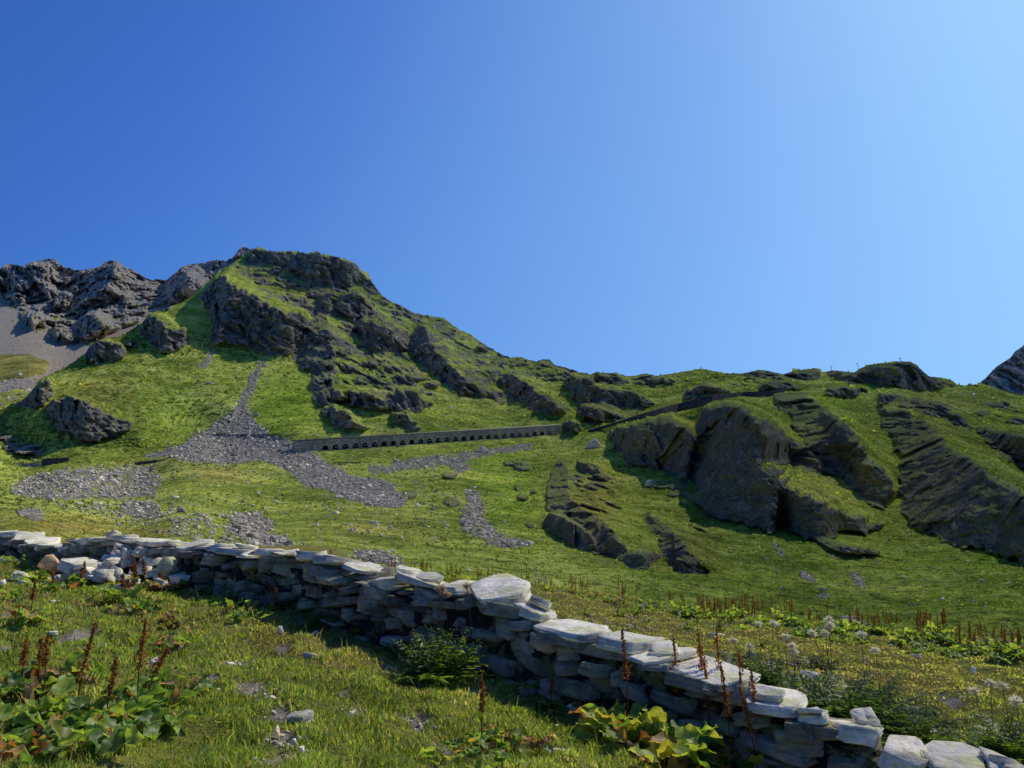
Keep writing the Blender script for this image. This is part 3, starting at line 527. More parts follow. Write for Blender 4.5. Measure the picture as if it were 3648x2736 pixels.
# ------------------------------------------------------------------ far range on the left, behind the ridge
FS = Survey(-420, 960, 840, 1700)
FS.base([(0,960,1500),(177,923,1480),(400,927,1450),(600,1000,1520),(870,879,1500),(0,1050,1300),(250,1100,1250),(500,1085,1250),(250,1230,960),(590,1090,1260),(412,1205,1000),(0,1280,800),(100,1310,720),(0,1365,640),(0,1450,560),(200,1330,720),(300,1270,850),(150,1500,540),(700,1050,1350),(870,950,1420),(-400,1000,1500),(-400,1300,760),(-400,1480,540),(900,1500,560),(900,1200,1100),(500,1500,560),(-400,1690,420),(900,1690,440),(300,1690,430)])
F = FS.cliff
F([(-60,1040),(20,1045),(60,1052),(120,1062),(172,1066)], [(-60,955),(20,945),(100,942),(165,958),(178,1050)], [(-50,945),(20,938),(120,928),(190,935),(230,1060)], seed=61, steep=74, side=.8)
F([(268,976),(247,1029),(243,1066),(246,1110),(300,1100)], [(410,934),(408,974),(392,1015),(350,1050),(310,1092)], [(440,950),(470,985),(500,1020),(480,1060),(420,1095)], seed=62, side=.9)
F([(585,1015),(575,1083),(610,1090),(690,1062)], [(643,957),(680,992),(717,1015),(712,1050)], [(680,940),(730,960),(770,990),(760,1040)], seed=63, side=.8)
F([(256,1160),(250,1195),(264,1222),(289,1227),(371,1202),(404,1182)], [(300,1130),(330,1118),(359,1155),(370,1165),(390,1172),(408,1176)], [(320,1105),(360,1100),(400,1130),(420,1150),(430,1160),(440,1165)], seed=64, side=.8)
F([(194,1203),(223,1220),(262,1222)], [(190,1168),(225,1182),(264,1202)], [(205,1150),(250,1165),(285,1195)], seed=65)
F([(89,1157),(120,1180),(165,1166)], [(91,1134),(124,1122),(165,1150)], [(100,1115),(140,1105),(185,1140)], seed=66)
F([(20,1075),(40,1090),(90,1090)], [(25,1060),(55,1048),(95,1075)], [(35,1045),(65,1035),(110,1060)], seed=67)
F([(195,1110),(215,1120),(245,1100)], [(195,1065),(225,1050),(247,1062)], [(215,1040),(240,1030),(262,1045)], seed=68, side=.8)
FSCREE = [(-420,1030),(0,1048),(33,1089),(70,1114),(87,1155),(124,1178),(177,1172),(198,1209),(239,1221),(268,1227),(392,1180),(495,1147),(524,1097),(600,1083),(700,1110),(500,1300),(150,1460),(-420,1470)]
FMOUND = [(-420,1258),(0,1258),(100,1262),(165,1283),(177,1303),(157,1328),(82,1349),(0,1357),(-420,1360)]
FGRASS = [(-420,1395),(0,1400),(80,1385),(120,1400),(60,1440),(0,1475),(-420,1500)]
fs = polymask(FS.U, FS.V, [FSCREE], 6); fm = polymask(FS.U, FS.V, [FMOUND, FGRASS], 6)
FS.D -= 26 * FS.blur(fm * np.exp(-((FS.V - 1300) / 60) ** 2), 12)
FS.rockiness = np.clip(1 - 1.1 * fs - fm, 0, 1)
FS.rockiness = FS.blur(FS.rockiness, 2)
FS.D -= relief(FS, FS.rockiness, 2.1)
sky_far = [(-420,980,4),(-200,950,5),(0,960,5),(20,941,5),(50,942,5),(74,949,5),(124,932,5),(177,923,5),(202,928,5),(214,943,5),(235,953,5),(268,961,6),(289,963,6),(317,959,6),(363,949,5),(371,935,5),(400,927,4),(420,932,5),(449,955,5),(474,961,6),(507,984,6),(536,998,5),(567,994,5),(590,1000,5),(618,978,5),(651,949,5),(680,942,5),(726,937,5),(771,925,6),(800,932,5),(825,924,5),(845,899,4),(858,883,3),(870,879,2),(890,887,3),(910,905,3),(955,935,3)]
su_, sv_ = skyline(sky_far, FS, 4, 9)
P2, rock2, U2, V2 = hill_mesh('far', FS, su_, sv_, [(-420,1640),(960,1640)], 300, [(10, 4), (40, 30), (200, 200)])
r2 = np.clip(rock2 + .0, 0, 1); s2 = polymask(U2, V2, [FSCREE], 6) * (1 - polymask(U2, V2, [FMOUND, FGRASS], 6)) * (1 - sstep(.3, .7, rock2))
turf = sstep(.1, .4, pn(U2 / 30, V2 / 22, 0 * U2, 88) + .5 * pn(U2 / 9, V2 / 7, 0 * U2, 89)) * sstep(1040, 1130, V2) * .8
r2 = r2 * (1 - .7 * turf)
me2 = np_mesh('mountain_range', P2.reshape(-1, 3), grid_faces(*P2.shape[:2]), True)
set_color(me2, 'mask', np.stack([r2, s2, .7 * polymask(U2, V2, [FMOUND], 6) + .25, 0 * r2], -1).reshape(-1, 4))
link('mountain_range', me2, M_FAR, kind='structure', label='far grey rocky peaks above a grey scree slope at the left')
# ------------------------------------------------------------------ shaded peak at the right edge
PS = Survey(3400, 4260, 940, 1760)
PS.base([(3495,1363,1250),(3648,1235,1320),(3648,1420,1230),(3900,1080,1400),(3900,1450,1150),(4250,1000,1450),(4250,1500,1150),(3420,1450,1230),(3500,1700,1150),(4200,1740,1100)])
PS.rockiness = np.ones_like(PS.D, dtype=np.float32); PS.D -= relief(PS, PS.rockiness, 1.3)
su_, sv_ = skyline([(3410,1440,2),(3470,1378,3),(3495,1363,3),(3532,1336,4),(3548,1320,4),(3569,1295,4),(3602,1274,4),(3635,1254,4),(3640,1236,3),(3652,1232,3),(3700,1190,5),(3900,1080,5),(4200,1000,5)], PS, 4, 12)
P3, rock3, U3, V3 = hill_mesh('peak', PS, su_, sv_, [(3400,1700),(4260,1700)], 160, [(20, 4), (80, 40), (200, 160)])
me3 = np_mesh('mountain', P3.reshape(-1, 3), grid_faces(*P3.shape[:2]), True)
set_color(me3, 'mask', np.stack([np.ones(P3.shape[:2]), 0 * rock3, 0 * rock3, 0 * rock3], -1).reshape(-1, 4))
link('mountain', me3, M_FAR, kind='structure', label='dark shaded peak rising at the right edge')
# ------------------------------------------------------------------ things on the hillside
def hp(u, v, S=None, lift=0.0):
    S = S or HS; p = at(u, v, S.get(u, v)); p[..., 2] += lift; return p
def masonry(name, c0, c1, c2, sc=1.6, tintattr=False):
    t = NT(name); co = t.coord()
    v = t.n('ShaderNodeTexVoronoi', {'Vector': t.scale(co, (sc, sc, sc * 1.7)), 'Scale': 1.0}); e = t.n('ShaderNodeTexVoronoi', {'Vector': t.scale(co, (sc, sc, sc * 1.7)), 'Scale': 1.0}, feature='DISTANCE_TO_EDGE')
    g = t.n('ShaderNodeSeparateColor', {'Color': v.outputs['Color']}).outputs[0]
    c = t.ramp(g, [(.05, c0), (.5, c1), (.95, c2)])
    c = t.mix(t.ramp(e.outputs['Distance'], [(.0, (1, 1, 1)), (.07, (0, 0, 0))]), c, tuple(.35 * q for q in c0))
    st = t.noise(t.scale(co, (.25, .25, .08)), 1.0, 5, .65); c = t.mix(t.ramp(st, [(.45, (0, 0, 0)), (.7, (.6, .6, .6))]), c, (.09, .085, .075))
    nb = t.bump(t.math('MINIMUM', e.outputs['Distance'], .15), .8, .4)
    return t.done(t.diffuse(c, nb, 1.0))
M_MAS = masonry('rubble_masonry', (.24, .215, .18), (.38, .345, .29), (.55, .50, .43))
M_MAS2 = masonry('dark_masonry', (.045, .043, .042), (.075, .072, .068), (.12, .115, .11), 1.2)
def plain(name, c, var=.25, sc=3.0, rough=.85):
    t = NT(name); co = t.coord(); n = t.noise(co, sc, 5, .65)
    return t.done(t.principled(t.ramp(n, [(.3, tuple(q * (1 - var) for q in c)), (.7, tuple(min(1, q * (1 + var)) for q in c))]), rough, .2))
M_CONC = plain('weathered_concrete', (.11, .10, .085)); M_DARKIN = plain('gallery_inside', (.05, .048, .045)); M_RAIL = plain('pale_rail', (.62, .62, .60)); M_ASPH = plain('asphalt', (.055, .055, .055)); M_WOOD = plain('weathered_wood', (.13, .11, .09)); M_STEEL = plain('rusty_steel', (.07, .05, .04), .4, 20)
# --- avalanche gallery
A3 = at(*GAL_A); B3 = at(*GAL_B)
head = math.atan2(B3[1] - A3[1], B3[0] - A3[0]); Lh = math.hypot(B3[0] - A3[0], B3[1] - A3[1]); rise = (B3[2] - A3[2]) / Lh
def s_of_u(u):
    kx, _ = ray(u, 1600); d = np.array([math.cos(head), math.sin(head)])
    return float((kx * A3[1] - A3[0]) / (d[0] - kx * d[1]))
gal = link('avalanche_gallery', None, loc=A3, rot=(0, 0, head), label='long stone avalanche gallery with a row of dark arches on the slope', category='gallery')
HG, AR, JAMB, DEP = 5.75, 1.72, 1.0, .8
s1, s2 = s_of_u(1159.5), s_of_u(1958.7); cen = [s1 + (s2 - s1) * i / 26 for i in range(27)]; bay = (s2 - s1) / 26
L = Lh
mb = MB(); mv = MB()
Zs = lambda s, h: rise * s + h
def quad(m, pts): m.add(np.array(pts, float), np.array([[0, 1, 2, 3]]))
def fr(s, h, y=0.0): return (s, y, Zs(s, h))
e0, e1 = cen[0] - bay / 2, cen[-1] + bay / 2
quad(mb, [fr(-2, -1), fr(e0, -1), fr(e0, HG), fr(-2, HG)])
for c in cen:
    a = [(c - AR, 0.0), (c - AR, JAMB)] + [(c - AR * math.cos(t), JAMB + AR * math.sin(t)) for t in np.linspace(0, math.pi, 13)[1:-1]] + [(c + AR, JAMB), (c + AR, 0.0)]
    quad(mb, [fr(c - bay / 2, -1), fr(c - AR, -1), fr(c - AR, HG), fr(c - bay / 2, HG)])
    quad(mb, [fr(c + AR, -1), fr(c + bay / 2, -1), fr(c + bay / 2, HG), fr(c + AR, HG)])
    quad(mb, [fr(c - AR, -1), fr(c + AR, -1), fr(c + AR, 0), fr(c - AR, 0)])
    for (p, q) in zip(a[:-1], a[1:]):
        if abs(q[0] - p[0]) > 1e-4: quad(mb, [fr(*p), fr(*q), fr(q[0], HG), fr(p[0], HG)])
        quad(mb, [fr(*p), fr(*p, DEP), fr(*q, DEP), fr(*q)])
# end bay with a small portal
pw = 1.1; c = (e1 + L) / 2 + .6
quad(mb, [fr(e1, -1), fr(c - pw, -1), fr(c - pw, HG), fr(e1, HG)]); quad(mb, [fr(c + pw, -1), fr(L, -1), fr(L, HG), fr(c + pw, HG)]); quad(mb, [fr(c - pw, 3.0), fr(c + pw, 3.0), fr(c + pw, HG), fr(c - pw, HG)])
quad(mb, [fr(L, -1), fr(L, -1, 1.2), fr(L, HG, 1.2), fr(L, HG)]); quad(mb, [fr(c - pw, 0), fr(c - pw, 0, .8), fr(c - pw, 3, .8), fr(c - pw, 3)]); quad(mb, [fr(c + pw, 0), fr(c + pw, 0, .8), fr(c + pw, 3, .8), fr(c + pw, 3)])
quad(mb, [fr(-2, -1), fr(-2, HG), fr(-2, HG, 8), fr(-2, -1, 8)])
link('facade', mb.mesh('facade'), M_MAS, gal)
mr = MB()
for (y0, y1, h0, h1) in ((-.18, 8.6, HG + .003, HG + .38),):
    P8 = [fr(-2.2, h0, y0), fr(L + .2, h0, y0), fr(L + .2, h0 + .7, y1), fr(-2.2, h0 + .7, y1), fr(-2.2, h1, y0), fr(L + .2, h1, y0), fr(L + .2, h1 + .9, y1), fr(-2.2, h1 + .9, y1)]
    mr.add(np.array(P8), np.array([[0, 3, 2, 1], [4, 5, 6, 7], [0, 1, 5, 4], [2, 3, 7, 6], [1, 2, 6, 5], [0, 4, 7, 3]]))
link('roof', mr.mesh('roof'), M_CONC, gal)
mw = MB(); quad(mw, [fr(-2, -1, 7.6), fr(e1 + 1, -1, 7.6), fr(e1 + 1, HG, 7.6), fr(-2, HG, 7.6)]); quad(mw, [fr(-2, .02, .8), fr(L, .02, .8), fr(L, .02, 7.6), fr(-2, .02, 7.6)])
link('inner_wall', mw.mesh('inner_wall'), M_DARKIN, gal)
mg = MB()
for i, cc in enumerate(cen):  # short pale pieces: only the sunlit patches of the rail are built
    if i % 9 in (0, 6, 7): continue
    o_ = .25 + .35 * math.sin(i * 1.7)
    mg = MB(); quad(mg, [fr(cc - AR * .1 + o_ - .6, 1.25, .82), fr(cc + AR * .5 + o_, 1.25, .82), fr(cc + AR * .5 + o_, 1.5, .82), fr(cc - AR * .1 + o_ - .6, 1.5, .82)])
    link('guard_rail', mg.mesh('guard_rail'), M_RAIL, gal)
# --- road retaining wall and road up to the pass
rw = [(2095,1533,1540),(2150,1516,1525),(2218,1496,1505),(2300,1470,1486),(2362,1452,1475),(2420,1437,1463),(2485,1421,1449),(2531,1411,1436),(2589,1401,1413),(2650,1396,1411),(2712,1393,1410),(2754,1390,1408),(2807,1380,1388)]
Dw = np.array([float(np.min(HS.get(np.array([u - 6, u, u + 6]), np.array([b, b, b])))) for (u, a, b) in rw]) - .8
Dw = np.convolve(np.pad(Dw, 1, mode='edge'), [.25, .5, .25], 'valid')
RT = np.array([at(u, a, d) for (u, a, b), d in zip(rw, Dw)]); RB = np.array([at(u, b + 3, d - .2) for (u, a, b), d in zip(rw, Dw)])
def strip(tops, bots, thick, n=6):
    T = resample(tops, (len(tops) - 1) * n + 1); B = resample(bots, (len(bots) - 1) * n + 1); m = MB(); k = len(T); o = np.array([0, thick, 0])
    V = np.concatenate([B, T, T + o, B + o]); i = np.arange(k - 1)
    F = np.concatenate([np.stack([i + a * k, i + 1 + a * k, i + 1 + b * k, i + b * k], 1) for a, b in ((0, 1), (1, 2), (2, 3))]); E = np.array([[0, k, 2 * k, 3 * k], [k - 1, 4 * k - 1, 3 * k - 1, 2 * k - 1]])
    m.add(V, np.concatenate([F, E])); return m
link('retaining_wall', strip(RT, RB, 1.0).mesh('retaining_wall'), M_MAS2, label='dark curved retaining wall under the pass road on the right', category='wall')
RD = strip(RT + np.array([0, 1.0, -.5]), RT + np.array([0, 1.0, -.9]), 6.0).mesh('road')
link('road', RD, M_ASPH, kind='structure', label='asphalt road climbing to the pass')
pl = np.array([(2100,1531),(2143,1518),(2185,1505),(2230,1492),(2280,1477),(2322,1464),(2387,1445),(2435,1433),(2484,1421),(2520,1413)], float)
seg = np.concatenate([[0], np.cumsum(np.hypot(*np.diff(pl, axis=0).T))]); npost = 28
post0 = None
def post_mesh():
    m = MB(); m.box((0, 0, .5), (.36, .36, 1.0)); m.add(np.array([[-.18, -.18, 1.0], [.18, -.18, 1.0], [.18, .18, 1.0], [-.18, .18, 1.0], [0, 0, 1.22]]), np.array([[0, 1, 4], [1, 2, 4], [2, 3, 4], [3, 0, 4]])); return m.mesh('guard_post')
for i in range(npost):
    d = seg[-1] * (i + .3) / npost; u = np.interp(d, seg, pl[:, 0]); v = np.interp(d, seg, pl[:, 1]); D = np.interp(u, [r[0] for r in rw], Dw) + .4
    p = at(u, v + 1.5, D)
    if post0 is None: post0 = link('guard_post', post_mesh(), M_CONC, loc=p, label='small pale stone guard post along the pass road wall', category='post', group='guard posts along the pass road')
    else: dup(post0, p)
# --- low walls on the left
def small_wall(pts, D, label, mat, thick=1.2):
    T = np.array([at(u, a, D) for u, a, b in pts]); B = np.array([at(u, b, D - .3) for u, a, b in pts])
    link('stone_wall', strip(T, B, thick).mesh('stone_wall'), mat, label=label, category='wall')
small_wall([(-120, 1655, 1684), (0, 1652, 1680), (80, 1651, 1678), (150, 1650, 1676)], 392, 'long low road wall at the far left edge below the slope', M_MAS)
small_wall([(148, 1634, 1677), (195, 1632, 1664), (243, 1629, 1645)], 389, 'taller dark wall block with sloping foot at the end of the left road wall', M_MAS2)
small_wall([(478, 1648, 1652), (495, 1645, 1659), (569, 1637, 1654), (625, 1628, 1636)], 404, 'short dark wall half buried at the foot of the scree cone', M_MAS2)
# --- poles, cross, antenna
def pole(u, vb, vt, D, lean, label, arm=True):
    p = at(u, vb, D); h = (vb - vt) * D / FPX + 1.0; p[2] -= 1.0
    o = link('utility_pole', None, loc=p, rot=(0, lean, 0), label=label, category='pole')
    m = MB(); m.tube([(0, 0, 0), (0, 0, h)], [.22, .16], 8); link('pole', m.mesh('pole'), M_WOOD, o)
    m = MB(); m.box((0, 0, h - .8), (2.4, .22, .22)); link('crossarm', m.mesh('crossarm'), M_WOOD, o)
    for x in (-1.0, 0, 1.0):
        m = MB(); m.tube([(x, 0, h - .69), (x, 0, h - .25)], [.10, .07], 6); link('insulator', m.mesh('insulator'), M_RAIL, o)
pole(2962, 1320, 1303, 655, 0, 'thin utility pole left of the two on the skyline ridge'); pole(3063, 1332, 1291, 640, -.16, 'taller leaning utility pole beside the dark knoll')
p = hp(3208, 1293); p = at(3208, 1291, 652.)
o = link('summit_cross', None, loc=p, rot=(0, -.05, .3), label='small dark cross standing on top of the dark knoll', category='cross')
m = MB(); m.box((0, 0, 2.0), (.38, .38, 4.4)); link('upright', m.mesh('upright'), M_WOOD, o); m = MB(); m.box((0, -.02, 3.2), (1.9, .34, .40)); link('crossbeam', m.mesh('crossbeam'), M_WOOD, o)
p = at(870, 884, 1490.); o = link('antenna_mast', None, loc=p, label='thin pale antenna mast on the pointed summit', category='antenna')
m = MB(); m.tube([(0, 0, -3), (0, 0, 9.5)], [.5, .3], 6); link('mast', m.mesh('mast'), M_RAIL, o); m = MB(); m.box((0, 0, 5.5), (2.6, .35, .35)); link('crossbar', m.mesh('crossbar'), M_RAIL, o)
# --- two walkers on the skyline
def person(p, rz, top, label):
    J = {'pel': (0, 0, .95), 'spine': (0, 0, 1.18), 'chest': (0, .02, 1.38), 'neck': (0, .02, 1.52), 'head': (0, -.01, 1.62), 'crown': (0, 0, 1.72), 'sl': (-.19, .02, 1.44), 'el': (-.25, .03, 1.15), 'hl': (-.23, -.08, .92), 'sr': (.19, .02, 1.44), 'er': (.26, .05, 1.16), 'hr': (.24, -.06, .92), 'kl': (-.11, -.06, .5), 'al': (-.11, .04, .06), 'tl': (-.12, -.13, .03), 'kr': (.11, -.01, .5), 'ar': (.12, .1, .06), 'tr': (.13, -.08, .03)}
    R = {'pel': .14, 'spine': .13, 'chest': .15, 'neck': .06, 'head': .095, 'crown': .07, 'sl': .07, 'el': .05, 'hl': .04, 'sr': .07, 'er': .05, 'hr': .04, 'kl': .075, 'al': .05, 'tl': .04, 'kr': .075, 'ar': .05, 'tr': .04}
    E = [('pel', 'spine'), ('spine', 'chest'), ('chest', 'neck'), ('neck', 'head'), ('head', 'crown'), ('chest', 'sl'), ('sl', 'el'), ('el', 'hl'), ('chest', 'sr'), ('sr', 'er'), ('er', 'hr'), ('pel', 'kl'), ('kl', 'al'), ('al', 'tl'), ('pel', 'kr'), ('kr', 'ar'), ('ar', 'tr')]
    K = list(J); me = bpy.data.meshes.new('person'); me.from_pydata([J[k] for k in K], [(K.index(a), K.index(b)) for a, b in E], [])
    o = link('person', me, plain('walker_skin_and_clothes', top, .3, 8), loc=p, rot=(0, 0, rz), label=label, category='person')
    sk = o.modifiers.new('skin', 'SKIN'); 
    for i, k in enumerate(K): me.skin_vertices[0].data[i].radius = (R[k], R[k]); me.skin_vertices[0].data[i].use_root = (k == 'pel')
    s = o.modifiers.new('sub', 'SUBSURF'); s.levels = s.render_levels = 1
    m = MB(); th = np.linspace(0, 2 * math.pi, 9)[:-1]; m.tube([(0, .0, 1.66), (0, .01, 1.72), (0, .01, 1.755)], [.108, .10, .05], 8); link('hair', m.mesh('hair'), M_STEEL, o)
    m = MB(); m.box((0, .2, 1.28), (.3, .18, .42)); link('backpack', m.mesh('backpack'), M_STEEL, o)
for (u, rz, top, lab) in ((2494, .4, (.03, .03, .05), 'tiny person in dark clothes on the skyline, left of two'), (2499, -.5, (.04, .03, .03), 'tiny person in dark clothes on the skyline, right of two')):
    D_ = float(HS.get(u, 1316)); vv = float(np.interp(u, [2466, 2499, 2543], [1319, 1313, 1322]))
    p = at(u, vv, D_); person(p, rz, top, lab)
# ------------------------------------------------------------------ stones
M_STONE = None
def stone_material(name, base, dark, light, lichen=.5, sc=1.0, warm=.0):
    t = NT(name); co = t.coord(); gm = t.n('ShaderNodeNewGeometry')
    tint = t.n('ShaderNodeAttribute', attribute_name='tint').outputs['Color']
    n1 = t.noise(t.scale(co, (2.2 * sc, 2.2 * sc, 9 * sc)), 1.0, 9, .72, .4); n2 = t.noise(co, 14 * sc, 5, .7); n3 = t.noise(co, 2.3 * sc, 4, .6)
    f = t.math('ADD', t.math('MULTIPLY', n1, .65), t.math('MULTIPLY', n2, .35))
    c = t.ramp(f, [(.32, dark), (.45, base), (.58, light), (.70, tuple(min(1, q * 1.25) for q in light))])
    bl = t.noise(co, 1.7 * sc, 7, .7, .8); c = t.mix(t.ramp(bl, [(.50, (0, 0, 0)), (.62, (.75, .75, .75))]), c, tuple(.45 * q for q in base))
    c = t.mix(1.0, c, tint, 'MULTIPLY')
    nzv = t.n('ShaderNodeSeparateXYZ', {'Vector': gm.outputs['Normal']}).outputs[2]
    lm = t.math('MULTIPLY', t.ramp(t.math('ADD', t.math('MULTIPLY', n3, .6), t.math('MULTIPLY', n2, .4)), [(.50, (0, 0, 0)), (.57, (1, 1, 1))]), t.math('MULTIPLY', t.math('MAXIMUM', t.math('ADD', nzv, .15), 0.0), lichen), True)
    c = t.mix(lm, c, (.55, .56, .20))
    cr = t.ramp(t.noise(t.scale(co, (1.5 * sc, 1.5 * sc, 22 * sc)), 1.0, 6, .6, .3), [(.34, (.35, .35, .35)), (.42, (1, 1, 1))])
    c = t.mix(.5, c, cr, 'MULTIPLY')
    nb = t.bump(t.math('ADD', t.math('MULTIPLY', n1, 1.0), t.math('MULTIPLY', n2, .5)), .9, .05 / sc)
    return t.done(t.diffuse(c, nb, .8))
M_STONE = stone_material('schist', (.72, .66, .55), (.18, .165, .14), (.95, .88, .75))
M_BOULD = stone_material('boulder_rock', (.52, .47, .38), (.16, .145, .12), (.82, .75, .63), .25, .12)
def rock_v(seed, sub=3, planes=16, flat=(1, 1, 1), rough=.05):
    bm = bmesh.new(); bmesh.ops.create_icosphere(bm, subdivisions=sub, radius=1.0)
    V = np.array([v.co[:] for v in bm.verts]); F = np.array([[v.index for v in f.verts] for f in bm.faces]); bm.free()
    r = np.random.default_rng(seed)
    for _ in range(planes):
        n = r.normal(size=3); n /= np.linalg.norm(n); d = r.uniform(.42, .8); q = V @ n
        V = V - np.maximum(q - d, 0)[:, None] * n
    V += rough * V * pn(V[:, 0] * 3, V[:, 1] * 3, V[:, 2] * 3, seed)[:, None]
    V *= np.asarray(flat); V /= np.abs(V).max()
    return V, F
BTEMPL = []
for k in range(7):
    V, F = rock_v(100 + k, 3, 14, (1, .8, .55 + .1 * (k % 3)))
    me_ = np_mesh('boulder', V, F); set_color(me_, 'tint', np.tile([[.8 + .08 * (k % 4)] * 3 + [1]], (len(V), 1))); me_.materials.append(M_BOULD); BTEMPL.append(me_)
def boulder(u, v, wpx, label, k, group=None, zs=1.0, S=None):
    S = S or HS; D = float(S.get(u, v)); r = wpx * D / FPX / 2; p = at(u, v + 2, D)
    o = link('boulder', BTEMPL[k % 7], loc=p + np.array([0, .1 * r, .22 * r * zs]), rot=(.1 * math.sin(k * 3), .2 * math.cos(k * 5), k * 1.3), label=label, category='boulder', group=group)
    o.scale = (r, r, r * zs); return o
for i, (u, v, w, lab, zs) in enumerate([
    (2118, 1594, 66, 'dark pointed boulder on the grass below the right end of the gallery', 1.5), (2313, 1728, 64, 'large dark rounded boulder on the green slope under the cliffs', 1.0), (1716, 1612, 54, 'grey angular boulder just below the middle arches', .9),
    (285, 1799, 30, 'upright pale boulder at the lower edge of the left scree field', 1.2), (371, 1770, 38, 'dark square boulder low in the left scree field', .8), (518, 1760, 40, 'dark boulder at the right corner of the left scree field', .8),
    (698, 1838, 46, 'grey split boulder on the slope above the collapsed wall', .8), (882, 1884, 44, 'slanting slab boulder in the small stone patch above the wall', .8), (950, 1818, 26, 'small pair-topped boulder above the lower stone patch', 1.1),
    (1132, 1872, 28, 'flat grey boulder in the middle of the lower slope', .7), (1885, 1938, 46, 'boulder at the lower tip of the right stone chute', .8), (1183, 1752, 30, 'pale boulder beneath the long scree tongue', .8),
    (1210, 1772, 44, 'long low boulder under the scree tongue', .5), (1308, 1792, 40, 'grey slab boulder at the end of the scree tongue', .6), (26, 1594, 36, 'round boulder at the far left edge above the road wall', .8),
    (744, 1366, 32, 'dark boulder on the upper green slope', .8), (848, 1431, 24, 'dark boulder at the top of the scree cone', .8), (1610, 1452, 20, 'light boulder on the grass above the gallery', .8), (247, 1222, 16, 'pale boulder at the rim of the far grey scree', .9),
    (1580, 1860, 24, 'grey boulder left of the right stone chute', .8), (125, 1640, 22, 'dark boulder above the taller left wall block', .7), (2240, 2020, 18, 'pale flat stone below the whaleback rocks', .4), (1800, 1985, 16, 'small light stone at the foot of the green slope', .6), (1240, 2002, 24, 'grey stone on the slope just above the wall', .7),
    (3296, 1960, 12, 'white stone on the green slope below the big right rib', .8), (3090, 1860, 10, 'white stone on the grassy rib edge', .8), (3520, 2262, 26, 'pale stone at the foot of the right slope', .6)]):
    boulder(u, v, w, lab, i, zs=zs, S=(FS if lab.startswith('pale boulder at the rim') else HS))
# merged masses of loose stones
TPL = []
for k in range(10):
    r = np.random.default_rng(300 + k); P_ = r.normal(size=(11, 3)); P_ /= np.linalg.norm(P_, axis=1)[:, None]; P_ *= np.array([1, .75, .42 + .05 * (k % 4)])
    bm = bmesh.new(); [bm.verts.new(p) for p in P_]; bmesh.ops.convex_hull(bm, input=bm.verts); bm.verts.index_update()
    bm.faces.ensure_lookup_table(); TPL.append((np.array([v.co[:] for v in bm.verts]), np.array([[v.index for v in f.verts] for f in bm.faces]))); bm.free()
def stones(name, parts, label, mat, kind='stuff', seed=1, jit=11):
    r = np.random.default_rng(seed); m = MB()
    for (poly, n, size, S) in parts:
        p = np.array(poly, float); lo, hi = p.min(0), p.max(0); got = []
        while len(got) < n:
            q = lo + r.random((n * 2, 2)) * (hi - lo); q = q[in_poly(q[:, 0] + r.normal(0, jit, n * 2), q[:, 1] + r.normal(0, jit * .55, n * 2), poly)]
            cl = pn(q[:, 0] / 40, q[:, 1] / 22, 0 * q[:, 0], 77) + .7 * pn(q[:, 0] / 14, q[:, 1] / 9, 0 * q[:, 0], 78); q = q[r.random(len(q)) < sstep(-.45, .25, cl)]
            got += list(q)
        q = np.array(got[:n]); pos = at(q[:, 0], q[:, 1], S.get(q[:, 0], q[:, 1]))
        sz = size * S.get(q[:, 0], q[:, 1]) / FPX * np.exp(r.normal(0, .5, n)) * .5
        for k in range(10):
            sel = np.arange(n) % 10 == k; T, F = TPL[k]; N = sel.sum()
            if not N: continue
            yaw = r.random(N) * 6.28; tl = r.normal(0, .45, (N, 2)); c, s_ = np.cos(yaw), np.sin(yaw)
            V = T[None] * sz[sel][:, None, None] * r.uniform(.75, 1.3, (N, 1, 3))
            y2 = V[..., 1] * np.cos(tl[:, :1]) - V[..., 2] * np.sin(tl[:, :1]); z2 = V[..., 1] * np.sin(tl[:, :1]) + V[..., 2] * np.cos(tl[:, :1])
            x3 = V[..., 0] * np.cos(tl[:, 1:]) + z2 * np.sin(tl[:, 1:]); z3 = -V[..., 0] * np.sin(tl[:, 1:]) + z2 * np.cos(tl[:, 1:])
            W = np.stack([x3 * c[:, None] - y2 * s_[:, None], x3 * s_[:, None] + y2 * c[:, None], z3], -1) + pos[sel][:, None] + np.array([0, 0, .15])[None, None] * sz[sel][:, None, None]
            FF = (F[None] + (np.arange(N) * len(T))[:, None, None]).reshape(-1, 3)
            g = np.clip(r.normal(.9, .28, (N, 1, 1)), .35, 1.7); col_ = np.repeat(g * np.array([1, .985, .95]), len(T), 1).reshape(-1, 3)
            m.add(W.reshape(-1, 3), FF, col_)
    me_ = m.mesh(name)
    return link(name, me_, mat, kind=kind, label=label)
stones('scree', [(FSCREE, 2600, 3.4, FS)], 'far grey scree slope below the left peaks', M_BOULD, seed=9)
DIFF = [(150,1785),(330,1795),(560,1795),(700,1835),(860,1825),(960,1835),(1000,1905),(1150,1965),(1290,1995),(1440,2025),(1300,2020),(1000,1960),(800,1950),(600,1910),(400,1850),(250,1810)]
ALLOW = [(0,1690),(1100,1650),(1900,1650),(2200,2050),(3600,2260),(3600,2000),(2700,1950),(2200,1960),(1950,2100),(1200,2040),(400,1900),(0,1880)]
UP = [(120,1420),(420,1300),(700,1250),(1000,1290),(1060,1400),(1150,1560),(700,1540),(300,1630),(0,1640),(0,1520)]
GR2 = [(1250,1560),(1450,1480),(1700,1420),(1950,1490),(1950,1520),(1500,1540)]
SC = [(CONE, 6000, 6.2, HS), (CHUTE, 300, 5, HS), (CHUTE2, 130, 5, HS)]
stones('scree', SC, 'grey cone of broken scree spilling down to the gallery', M_BOULD, seed=2)
stones('scree', [(LEFTF, 2600, 7.5, HS)], 'field of grey scree below the left road wall', M_BOULD, seed=3)
